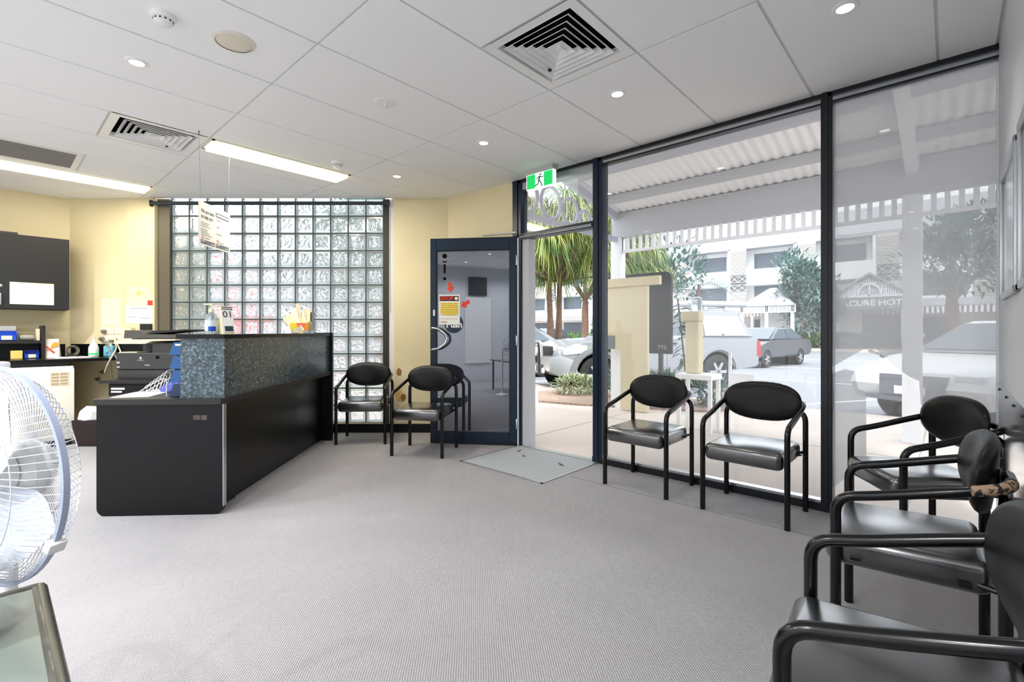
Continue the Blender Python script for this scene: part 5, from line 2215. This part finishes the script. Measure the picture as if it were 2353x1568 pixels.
# far hedge and planting
for k, (p0, p1, lb) in enumerate(((1775, 1915, 'low green hedge on the far kerb left of the right mullion'), (1915, 2110, 'low hedge on the far kerb in front of the hotel porch'))):
    a, b = place(p0, 33), place(p1, 33)
    t = thing('hedge', lb, 'hedge', group='hedges on the far kerb')
    bm = B()
    rnd = random.Random(50 + k)
    ya, yb = b.y, a.y
    for q in range(1500):
        y = rnd.uniform(ya, yb)
        leaf_strip(bm, (38.2 + rnd.uniform(-.5, .5), y, 0.05 + rnd.uniform(0, 1.0)), (rnd.uniform(-1, .2), rnd.uniform(-1, 1), rnd.uniform(0, 1)), 0.26, 0.12, .6, 2)
    obj('leaves', bm, m_leaf if k == 0 else m_leafb, t)
t = thing('hedge', 'row of low green bushes across the street seen through the doorway', 'hedge', group='hedges on the far kerb')
bm = B()
rnd = random.Random(57)
for q in range(1600):
    leaf_strip(bm, (30 + rnd.uniform(-.6, .6), rnd.uniform(17.5, 27.5), rnd.uniform(-.1, 1.0)), (rnd.uniform(-1, .2), rnd.uniform(-1, 1), rnd.uniform(0, 1)), 0.34, 0.1, .6, 2)
obj('leaves', bm, m_leaf, t)

# ---- dark board outside; cream panel and dispenser imitate reflections of the room
nbd = thing('notice_board', 'big slate-dark board outside the wide pane, with a cream panel imitating a room reflection', 'notice board')
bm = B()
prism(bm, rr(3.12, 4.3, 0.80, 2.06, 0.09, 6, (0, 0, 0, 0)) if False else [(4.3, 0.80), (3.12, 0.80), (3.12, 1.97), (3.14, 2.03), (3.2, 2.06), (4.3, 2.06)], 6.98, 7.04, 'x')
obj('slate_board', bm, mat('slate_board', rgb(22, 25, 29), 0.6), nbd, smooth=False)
m_crefl = mat('cream_reflection', rgb(204, 192, 160), 0.6)  # cream of indoor reflections in the pane, built here as solid parts
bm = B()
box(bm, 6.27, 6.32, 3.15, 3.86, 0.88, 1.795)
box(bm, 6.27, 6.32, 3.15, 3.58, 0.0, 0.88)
obj('cream_reflection', bm, m_crefl, nbd, smooth=False)
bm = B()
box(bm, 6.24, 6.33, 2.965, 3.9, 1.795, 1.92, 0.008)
obj('reflected_rail', bm, m_crefl, nbd, smooth=False)
bm = B()
box(bm, 6.255, 6.268, 3.68, 3.9, 0.885, 1.08)
obj('dark_square', bm, mat('square_slate', rgb(112, 122, 128), 0.6), nbd, smooth=False)
bm = B()
for y in (3.3, 4.1):
    box(bm, 6.985, 7.035, y - 0.03, y + 0.03, 0.0, 0.8)
obj('board_leg', bm, m_dgrey, nbd, smooth=False)
SM = Matrix(((0, 0, -1, 6.978), (-1, 0, 0, 3.26), (0, 1, 0, 0.9), (0, 0, 0, 1)))
text('board_lettering', 'M6', 0.11, mat('slate_pale', rgb(128, 136, 140), 0.6), nbd, SM, ext=0.001)
dsx = thing('cooler_reflection', 'added solid copy of an indoor cooler reflection, right of the dark board', 'dispenser', (5.62, 2.17, -0.012), 0)  # added solid body and stand in place of a reflection in the glass
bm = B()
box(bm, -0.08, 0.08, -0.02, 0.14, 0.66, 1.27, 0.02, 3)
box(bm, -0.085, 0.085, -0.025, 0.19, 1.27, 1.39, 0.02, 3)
obj('reflected_body', bm, m_crefl, dsx)
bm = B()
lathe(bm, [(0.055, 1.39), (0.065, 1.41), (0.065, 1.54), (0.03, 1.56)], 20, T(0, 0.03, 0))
obj('reflected_bottle', bm, m_clearpl, dsx)
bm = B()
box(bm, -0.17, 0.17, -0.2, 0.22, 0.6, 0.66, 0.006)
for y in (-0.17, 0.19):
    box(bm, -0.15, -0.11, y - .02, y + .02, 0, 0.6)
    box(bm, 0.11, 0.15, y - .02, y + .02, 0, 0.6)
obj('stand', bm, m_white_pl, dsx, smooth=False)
mb = thing('pavement_sign', 'small white notice on a post in front of the ute rear wheel', 'sign', (5.9, 1.78, -0.012), 0)
bm = B()
box(bm, -0.01, 0.01, -0.13, 0.13, 0.3, 0.66)
obj('notice_panel', bm, m_verwhite, mb, smooth=False)
bm = B()
box(bm, -0.015, 0.015, 0.12, 0.15, 0, 0.9)
obj('post', bm, m_verwhite, mb, smooth=False)


# ---- vehicles
def wheel(parent, x, y, r, w, side, spokes=6):
    M = T(x, y, r) @ RX(pi / 2)
    bm = B()
    lathe(bm, [(r * .62, -w / 2), (r * .9, -w / 2), (r, -w * .3), (r, w * .3), (r * .9, w / 2), (r * .62, w / 2)], 32, M, cap=False)
    wh = obj('wheel', bm, m_tyre, parent)
    bm = B()
    lathe(bm, [(r * .62, -w * .45), (r * .62, w * .45)], 32, M, cap=False)
    lathe(bm, [(r * .16, -w * .42), (r * .16, w * .42)], 16, M)
    for k in range(spokes):
        for sg_ in (-1, 1):
            box(bm, 0, r * .62, -r * .085, r * .085, sg_ * w * .42 - .012, sg_ * w * .42 + .012, M=M @ RZ(2 * pi * k / spokes))
    obj('rim', bm, m_rim, wh, smooth=False)
    bm = B()
    lathe(bm, [(r * .6, -w * .1), (r * .6, w * .1)], 24, M)
    obj('brake_disc', bm, m_hdark, wh)


def arch(cx, r, zlow, n=12, rev=False):
    pts = []
    a0 = math.asin(max(-1, min(1, (zlow - 0.385) / r)))
    for k in range(n + 1):
        a = pi - a0 + (a0 - (pi - a0)) * k / n
        pts.append((cx + r * cos(a), 0.385 + r * sin(a)))
    return pts


def side_body(bm, pts, w, bev=0.03):
    prism(bm, pts, -w, w, 'y')
    es = [e for e in bm.edges if abs(abs(e.verts[0].co.y) - w) < 1e-4 and abs(e.verts[0].co.y - e.verts[1].co.y) < 1e-4]
    bmesh.ops.bevel(bm, geom=es, offset=bev, segments=3, affect='EDGES', clamp_overlap=True)


def ute(loc, rz, label):
    t = thing('ute', label, 'ute', loc, rz, None)
    bm = B()
    pts = [(-1.22, 0.55), (-1.15, 0.47)] + [(-0.62, 0.42)] + arch(0, 0.49, 0.42) + [(0.62, 0.36), (2.5, 0.36)] + arch(3.085, 0.49, 0.42) + [(3.62, 0.45), (3.88, 0.55), (3.93, 0.78), (3.80, 0.98), (3.4, 1.09), (2.42, 1.16), (0.42, 1.17), (0.40, 1.13), (-1.19, 1.13), (-1.23, 0.85)]
    side_body(bm, pts, 0.87)
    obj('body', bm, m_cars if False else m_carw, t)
    bm = B()
    frustum(bm, (0.42, 2.46, -0.83, 0.83), 1.15, (0.55, 1.55, -0.66, 0.66), 1.74)
    obj('cab', bm, m_carw, t, smooth=False)
    for s in (-1, 1):
        bm = B()
        f = lambda x, z: (x, s * (0.836 - (z - 1.15) * 0.29), z)
        for (xa, xb, xc, xd) in ((0.62, 1.35, 1.32, 0.68), (1.42, 2.2, 1.62, 1.40)):
            quad(bm, f(xa, 1.21), f(xb, 1.21), f(xc, 1.66), f(xd, 1.66))
        obj('side_glass', bm, m_carglass, t, smooth=False)
    bm = B()
    quad(bm, (2.40, -0.74, 1.19), (2.40, 0.74, 1.19), (1.62, 0.64, 1.70), (1.62, -0.64, 1.70))
    obj('windscreen', bm, m_carglass, t, smooth=False)
    bm = B()
    prism(bm, [(-1.2, 1.14), (0.36, 1.15), (0.40, 1.74), (0.30, 1.80), (-0.62, 1.80), (-0.78, 1.76)], -0.76, 0.76, 'y')
    for v in bm.verts:
        if v.co.z > 1.5:
            v.co.y *= 0.9
    bmesh.ops.bevel(bm, geom=bm.edges[:], offset=0.045, segments=3, affect='EDGES')
    cn = obj('canopy', bm, m_carw, t)
    for s in (-1, 1):
        bm = B()
        quad(bm, (-0.95, s * 0.776, 1.2), (0.26, s * 0.776, 1.2), (0.30, s * 0.712, 1.66), (-0.7, s * 0.712, 1.66))
        obj('canopy_hatch', bm, mat('hatch_white', rgb(214, 217, 222), 0.4) if s < 0 else bpy.data.materials['hatch_white'], cn, smooth=False)
        bm = B()
        box(bm, -0.28, -0.2, s * 0.778 - .006, s * 0.778 + .006, 1.215, 1.235)
        obj('latch', bm, m_black, cn, smooth=False)
    for (x0, x1, lb) in ((0, 0, 0), (3.085, 0, 0)):
        bm = B()
        for s in (-1, 1):
            pr = []
            for k in range(13):
                a = radians(5 + 170 * k / 12)
                pr.append((x0 + 0.50 * cos(a), 0.385 + 0.50 * sin(a)))
            qr = [(x0 + 0.62 * cos(radians(5 + 170 * k / 12)), 0.385 + 0.585 * sin(radians(5 + 170 * k / 12))) for k in range(12, -1, -1)]
            prism(bm, pr + qr, s * 0.84, s * 0.915, 'y')
        obj('wheel_flare', bm, m_carw if x0 == 0 else m_cars, t, smooth=False)
        bm = B()
        lathe(bm, [(0.485, -0.80), (0.485, 0.80)], 28, T(x0, 0, 0.40) @ RX(pi / 2))
        obj('wheel_well', bm, m_void, t)
        for s in (-1, 1):
            wheel(t, x0, s * 0.78, 0.385, 0.25, s)
    # front end
    for s in (-1, 1):
        bm = B()
        prism(bm, [(3.3, 0.86), (3.82, 0.82), (3.86, 0.93), (3.55, 1.04), (3.3, 1.0)], s * 0.55, s * 0.883, 'y')
        obj('headlight', bm, m_lamp, t, smooth=False)
    bm = B()
    for s in (-1, 1):
        prism(bm, [(3.5, 0.42), (3.95, 0.40), (4.14, 0.5), (4.16, 0.78), (3.85, 0.80), (3.62, 0.72)], s * 0.42, s * 0.89, 'y')
    box(bm, 3.94, 4.14, -0.45, 0.45, 0.42, 0.62)
    obj('bull_bar', bm, m_alu, t, smooth=False)
    bm = B()
    tube(bm, [(4.1, -0.42, 0.5), (4.14, -0.42, 1.08), (4.14, 0.42, 1.08), (4.1, 0.42, 0.5)], 0.03, 8, 0.08)
    tube(bm, [(4.14, 0.42, 1.04), (3.98, 0.82, 1.0), (3.9, 0.86, 0.78)], 0.025, 8, 0.08)
    tube(bm, [(4.14, -0.42, 1.04), (3.98, -0.82, 1.0), (3.9, -0.86, 0.78)], 0.025, 8, 0.08)
    obj('hoop_bar', bm, m_alu, t)
    bm = B()
    for s in (-1, 1):
        box(bm, 4.12, 4.17, s * 0.33 - 0.035, s * 0.33 + 0.035, 0.4, 1.06)
        box(bm, 3.9, 4.17, s * 0.5 - 0.05, s * 0.5 + 0.05, 0.42, 0.62, 0.02)
    box(bm, 3.9, 3.96, -0.5, 0.5, 0.66, 0.98)
    obj('bar_upright', bm, m_dgrey, t)
    for y in (-0.22, 0.22):
        bm = B()
        lathe(bm, [(0.10, 0), (0.10, 0.06), (0.04, 0.1)], 18, T(4.2, y, 0.88) @ RY(-pi / 2))
        obj('driving_lamp', bm, m_lamp, t)
    for y in (-0.6, 0.6):
        bm = B()
        lathe(bm, [(0.06, 0), (0.055, 0.03)], 14, T(4.15, y * 1.0, 0.5) @ RY(pi / 2))
        obj('fog_lamp', bm, m_lamp, t)
    bm = B()
    box(bm, 4.15, 4.165, -0.18, 0.18, 0.46, 0.58)
    obj('number_plate', bm, m_paper, t, smooth=False)
    for s in (-1, 1):
        bm = B()
        box(bm, 2.05, 2.2, s * 0.98 - 0.1, s * 0.98 + 0.1, 1.2, 1.36, 0.03)
        obj('wing_mirror', bm, m_black, t)
    for s in (-1, 1):
        bm = B()
        box(bm, -1.245, -1.14, s * 0.80 - 0.075, s * 0.80 + 0.075, 0.72, 1.08)
        obj('tail_light', bm, m_tail, t, smooth=False)
    bm = B()
    box(bm, -1.36, -1.2, -0.8, 0.8, 0.46, 0.58, 0.02)
    obj('rear_bumper', bm, m_dgrey, t)
    bm = B()
    for x in (-0.45, 0.15):
        box(bm, x - 0.03, x + 0.03, -0.66, 0.66, 1.84, 1.87)
        for s in (-1, 1):
            box(bm, x - 0.05, x + 0.05, s * 0.62 - .03, s * 0.62 + .03, 1.79, 1.85)
    obj('roof_rack', bm, m_alu, t, smooth=False)
    bm = B()
    tube(bm, [(-1.15, 0.5, 1.95), (0.9, 0.5, 1.93)], 0.075, 14)
    obj('roof_tube', bm, mat('pipe_grey', rgb(176, 178, 184), 0.5), t)
    bm = B()
    box(bm, 1.36, 1.365, 0.868, 0.874, 0.42, 1.15)
    box(bm, 0.5, 0.505, 0.868, 0.874, 0.42, 1.15)
    for x in (1.2, 0.62):
        box(bm, x - .08, x + .08, 0.87, 0.9, 1.02, 1.05)
    box(bm, 0.7, 2.4, 0.8, 0.93, 0.34, 0.38)
    obj('door_line', bm, m_dgrey, t, smooth=False)
    return t


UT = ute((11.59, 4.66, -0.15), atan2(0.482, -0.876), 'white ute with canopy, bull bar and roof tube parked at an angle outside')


def sedan(name, loc, rz, label, m, wagon=False, plate=None):
    t = thing(name, label, 'car', loc, rz, None)
    bm = B()
    ar = lambda cx: [(cx + .37 * cos(a), .33 + .37 * sin(a)) for a in [radians(175 - 170 * k / 10) for k in range(11)]]
    pts = [(-0.95, 0.4)] + ar(0) + ar(2.7) + [(3.5, 0.32), (3.62, 0.55), (3.5, 0.74), (2.7, 0.92), (1.9, 1.0), (-0.5, 1.02), (-0.98, 0.98), (-1.04, 0.6)]
    side_body(bm, pts, 0.86, 0.05)
    obj('body', bm, m, t)
    bm = B()
    frustum(bm, (-0.62 if not wagon else -0.95, 2.3, -0.80, 0.80), 0.98, (0.1 if not wagon else -0.7, 1.35, -0.58, 0.58), 1.46)
    bmesh.ops.bevel(bm, geom=bm.edges[:], offset=0.06, segments=3, affect='EDGES')
    obj('cabin', bm, m, t)
    for s in (-1, 1):
        bm = B()
        f = lambda x, z: (x, s * (0.809 - (z - 0.98) * 0.458), z)
        quad(bm, f(-0.3, 1.03), f(0.85, 1.03), f(0.85, 1.4), f(0.15, 1.4))
        quad(bm, f(0.92, 1.03), f(2.0, 1.03), f(1.4, 1.4), f(0.92, 1.4))
        obj('side_glass', bm, m_carglass, t, smooth=False)
    bm = B()
    quad(bm, (2.25, -0.7, 1.03), (2.25, 0.7, 1.03), (1.45, 0.56, 1.42), (1.45, -0.56, 1.42))
    quad(bm, (-0.57 if not wagon else -0.96, -0.7, 1.03), (-0.57 if not wagon else -0.96, 0.7, 1.03), (0.05 if not wagon else -.74, 0.56, 1.42), (0.05 if not wagon else -.74, -0.56, 1.42))
    obj('windscreen', bm, m_carglass, t, smooth=False)
    for x in (0, 2.7):
        bm = B()
        lathe(bm, [(0.365, -0.8), (0.365, 0.8)], 24, T(x, 0, 0.34) @ RX(pi / 2))
        obj('wheel_well', bm, m_void, t)
        for s in (-1, 1):
            wheel(t, x, s * 0.77, 0.31, 0.2, s, 5)
    for s in (-1, 1):
        bm = B()
        box(bm, 3.3, 3.56, s * 0.62 - .17, s * 0.62 + .17, 0.6, 0.74, 0.03)
        obj('headlight', bm, m_lamp, t)
    for s in (-1, 1):
        bm = B()
        box(bm, -1.06, -0.9, s * 0.66 - .16, s * 0.66 + .16, 0.76, 0.92, 0.02)
        obj('tail_light', bm, m_tail, t)
    bm = B()
    box(bm, 3.53, 3.62, -0.4, 0.4, 0.42, 0.7)
    box(bm, 3.5, 3.64, -0.6, 0.6, 0.34, 0.4)
    obj('grille', bm, m_hdark, t, smooth=False)
    bm = B()
    box(bm, 3.635, 3.645, -0.19, 0.19, 0.44, 0.55)
    p = obj('number_plate', bm, m_paper, t, smooth=False)
    return t


HD = atan2(0.482, -0.876)
P = W(0.55, 14.5)
sedan('sedan', (P.x, P.y, -0.15), HD, 'silver sedan parked beyond the ute bull bar, seen through the doorway', m_cars)
sedan('sedan', (11.55, -1.35, -0.15), HD, 'white car parked nearest the frosted pane at the right', m_carw2, True)
P = W(10.75, 19.5)
sedan('sedan', (P.x, P.y, -0.15), HD + radians(18), 'dark grey car with a red tail light just behind the white ute', m_card)
P = W(1.55, 24)
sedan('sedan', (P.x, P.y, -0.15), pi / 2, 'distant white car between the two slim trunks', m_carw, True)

# ---- hotel across the street
ht = thing('hotel_building', 'long white three-level hotel with balconies across the street', 'building')
HX0 = 44.0
bm = B()
box(bm, HX0, HX0 + 12, -40, 75, -0.1, 8.3)
obj('wall', bm, m_hotel, ht, smooth=False)
bm = B()
prism(bm, [(HX0 - 1.2, 8.1), (HX0 - 1.2, 8.35), (HX0 + 6, 11.6), (HX0 + 12, 8.3)], -41, 76, 'y')
obj('roof', bm, m_hroof, ht, smooth=False)
bm = B()
box(bm, HX0 - 1.15, HX0, -40, 75, 5.05, 6.35)
box(bm, HX0 - 1.15, HX0, -40, 75, 2.75, 3.6)
obj('balcony_front', bm, m_hotel, ht, smooth=False)
bm = B()
prism(bm, [(HX0 - 3.6, 2.75), (HX0 - 3.6, 2.85), (HX0, 3.7), (HX0, 3.5)], -40, 75, 'y')
obj('awning_roof', bm, m_hroof, ht, smooth=False)
bm = B()
for k in range(420):
    y = -36 + k * 0.25
    box(bm, HX0 - 3.62, HX0 - 3.56, y, y + 0.12, 2.35, 2.75)
obj('awning_slats', bm, m_hotel, ht, smooth=False)['kind'] = 'stuff'
k = 0
for yy in range(-36, 74, 5):
    for (z0, z1) in ((6.42, 7.75), (3.7, 5.0), (0.4, 2.2)):
        bm = B()
        box(bm, HX0 - 0.03, HX0, yy + 0.6, yy + 3.3, z0, z1)
        wn = obj('window', bm, m_hglass, ht, smooth=False)
    bm = B()
    y0, y1 = yy + 3.6, yy + 4.85
    for (za, zb) in ((5.95, 8.1), (3.0, 4.5)):
        for q in range(int((zb - za) / 0.12)):
            box(bm, HX0 - 1.3, HX0 - 1.2, y0, y1, za + .12 * q, za + .12 * q + .09)
        box(bm, HX0 - 1.2, HX0 - 1.17, y0, y1, za, zb)
    for (za, zb) in ((4.55, 5.1), (5.3, 5.85)):
        for (ya, yb) in ((y0, (y0 + y1) / 2), ((y0 + y1) / 2, y1)):
            for q in (0, 1):
                a, b = ((ya, za), (yb, zb)) if q == 0 else ((ya, zb), (yb, za))
                tube(bm, [(HX0 - 1.22, a[0], a[1]), (HX0 - 1.22, b[0], b[1])], 0.035, 4)
            tube(bm, [(HX0 - 1.22, ya, za), (HX0 - 1.22, yb, za), (HX0 - 1.22, yb, zb), (HX0 - 1.22, ya, zb)], 0.035, 4, closed=True)
    obj('louvre_screen', bm, m_louvre, ht, smooth=False)
    bm = B()
    box(bm, HX0 - 1.2, HX0 - 0.95, yy + 4.9, yy + 5.1, 2.8, 8.15)
    obj('column', bm, m_hotel, ht, smooth=False)
    bm = B()
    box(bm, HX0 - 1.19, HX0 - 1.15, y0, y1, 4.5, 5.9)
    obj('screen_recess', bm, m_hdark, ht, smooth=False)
    bm = B()
    box(bm, HX0 - 3.6, HX0 - 3.45, yy + 2.4, yy + 2.55, 0.0, 2.4)
    obj('awning_post', bm, m_hotel, ht, smooth=False)


def porch(px0, px1, X, z_eave, z_peak, label, sign=None):
    (y1, _), (y0, _) = atX(px0, 700, X), atX(px1, 700, X)
    t = thing('entrance_porch', label, 'porch')
    yc = (y0 + y1) / 2
    bm = B()
    prism(bm, [(y0 - .2, z_eave), (yc, z_peak), (y1 + .2, z_eave), (y1 + .2, z_eave + .12), (yc, z_peak + .16), (y0 - .2, z_eave + .12)], X - 0.2, X + 4.2, 'x')
    obj('roof', bm, m_hroof, t, smooth=False)
    bm = B()
    n = 34
    for q in range(n):
        y = y0 + (y1 - y0) * (q + .5) / n
        h = z_eave + (z_peak - z_eave) * (1 - abs(y - yc) / (y1 - yc))
        if abs(y - yc) > 0.62 or True:
            box(bm, X, X + 0.05, y - 0.035, y + 0.035, z_eave + (0.8 if abs(y - yc) < .62 else 0), max(h, z_eave + .02))
    tube(bm, [(X - .02, yc + .6 * cos(pi * i / 12), z_eave + .1 + .7 * sin(pi * i / 12)) for i in range(13)], 0.07, 5)
    box(bm, X - .05, X + .02, yc - .05, yc + .05, z_eave, z_eave + .8)
    box(bm, X - .05, X + .05, y0, y1, z_eave - .05, z_eave + .1)
    obj('gable_slats', bm, m_verwhite, t, smooth=False)
    bm = B()
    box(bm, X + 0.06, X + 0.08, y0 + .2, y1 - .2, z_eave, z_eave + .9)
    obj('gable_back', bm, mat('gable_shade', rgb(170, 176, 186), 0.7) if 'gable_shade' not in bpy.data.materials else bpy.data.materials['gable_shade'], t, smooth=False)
    bm = B()
    box(bm, X - 0.02, X + 0.15, y0 + .1, y1 - .1, z_eave - 0.85, z_eave - 0.05)
    fs = obj('fascia', bm, mat('fascia_slate', rgb(120, 128, 140), 0.6), t, smooth=False)
    for y in (y0 + .25, y1 - .25):
        bm = B()
        box(bm, X - 0.02, X + .2, y - .1, y + .1, 0.0, z_eave - .05)
        obj('post', bm, m_verwhite, t, smooth=False)
    bm = B()
    box(bm, X + 3.8, X + 3.85, y0 + .4, y1 - .4, 0.0, z_eave - .9)
    obj('entrance_glass', bm, m_hdark, t, smooth=False)
    if sign:
        Mx = Matrix(((0, 0, -1, X - 0.03), (-1, 0, 0, yc - .25), (0, 1, 0, z_eave - .45), (0, 0, 0, 1)))
        text('sign_lettering', sign, 0.5, m_white_pl, t, Mx, ext=0.01, bold=0.012, sx=1.12)
    return t


porch(1915, 2088, 38.6, 3.45, 4.85, 'gabled hotel entrance porch with white slats and a lettered slate fascia', 'ERCURE HOTEL')
gz = thing('roofed_shelter', 'small hip-roofed white shelter beyond the ute, left of the bushy tree', 'shelter')
(y1, _), (y0, _) = atX(1700, 700, 36.5), atX(1830, 700, 36.5)
bm = B()
frustum(bm, (36.2, 41, y0, y1), 2.95, (38, 40, y0 + 1.6, y1 - 1.6), 4.3)
obj('roof', bm, m_hroof, gz, smooth=False)
bm = B()
n = 40
for q in range(n):
    y = y0 + (y1 - y0) * q / n
    box(bm, 36.3, 36.35, y, y + .06, 2.5, 2.95)
box(bm, 36.28, 36.37, y0, y1, 2.46, 2.52)
obj('slatted_fringe', bm, m_verwhite, gz, smooth=False)
for y in (y0 + .2, (y0 + y1) / 2, y1 - .2):
    bm = B()
    box(bm, 36.3, 36.5, y - .1, y + .1, 0, 2.95)
    obj('post', bm, m_verwhite, gz, smooth=False)
bm = B()
box(bm, 41.5, 41.7, y0 - 3, y1, 0, 2.9)
obj('back_wall', bm, m_hotel, gz, smooth=False)

# ---- beyond the glass blocks
bm = B()
box(bm, -13, -3.0, 9.5, 15, 0, 3.4)
nb = tag(obj('neighbour_building', bm, mat('neighbour_grey', rgb(160, 160, 168), 0.8), loc=CHA, rz=-YAW, smooth=False), 'grey building blurred behind the glass blocks', 'building')
bm = B()
box(bm, -6.4, -4.9, 4.2, 4.5, -0.012, 1.5, 0.1)
tag(obj('red_panel_sign', bm, m_carr, loc=CHA, rz=-YAW), 'red shape blurred behind the lower left glass blocks', 'red panel')
bm = B()
box(bm, -4.6, -3.72, 0.5, 0.7, -0.012, 3.0)
tag(obj('white_partition_end', bm, m_verwhite, loc=CHA, rz=-YAW, smooth=False), 'plain white wall end close behind the first column of glass blocks', 'wall end')
P = CHA + RZ(-YAW) @ Vector((-3.2, 6.0, 0))
tree('leafy_tree', (P.x, P.y, -0.1), 4.6, 1.3, 'green tree blurred behind the right of the glass blocks', 'tree', 61, m_leafb, 900, 0.4, 0.14, 0.3, 6)
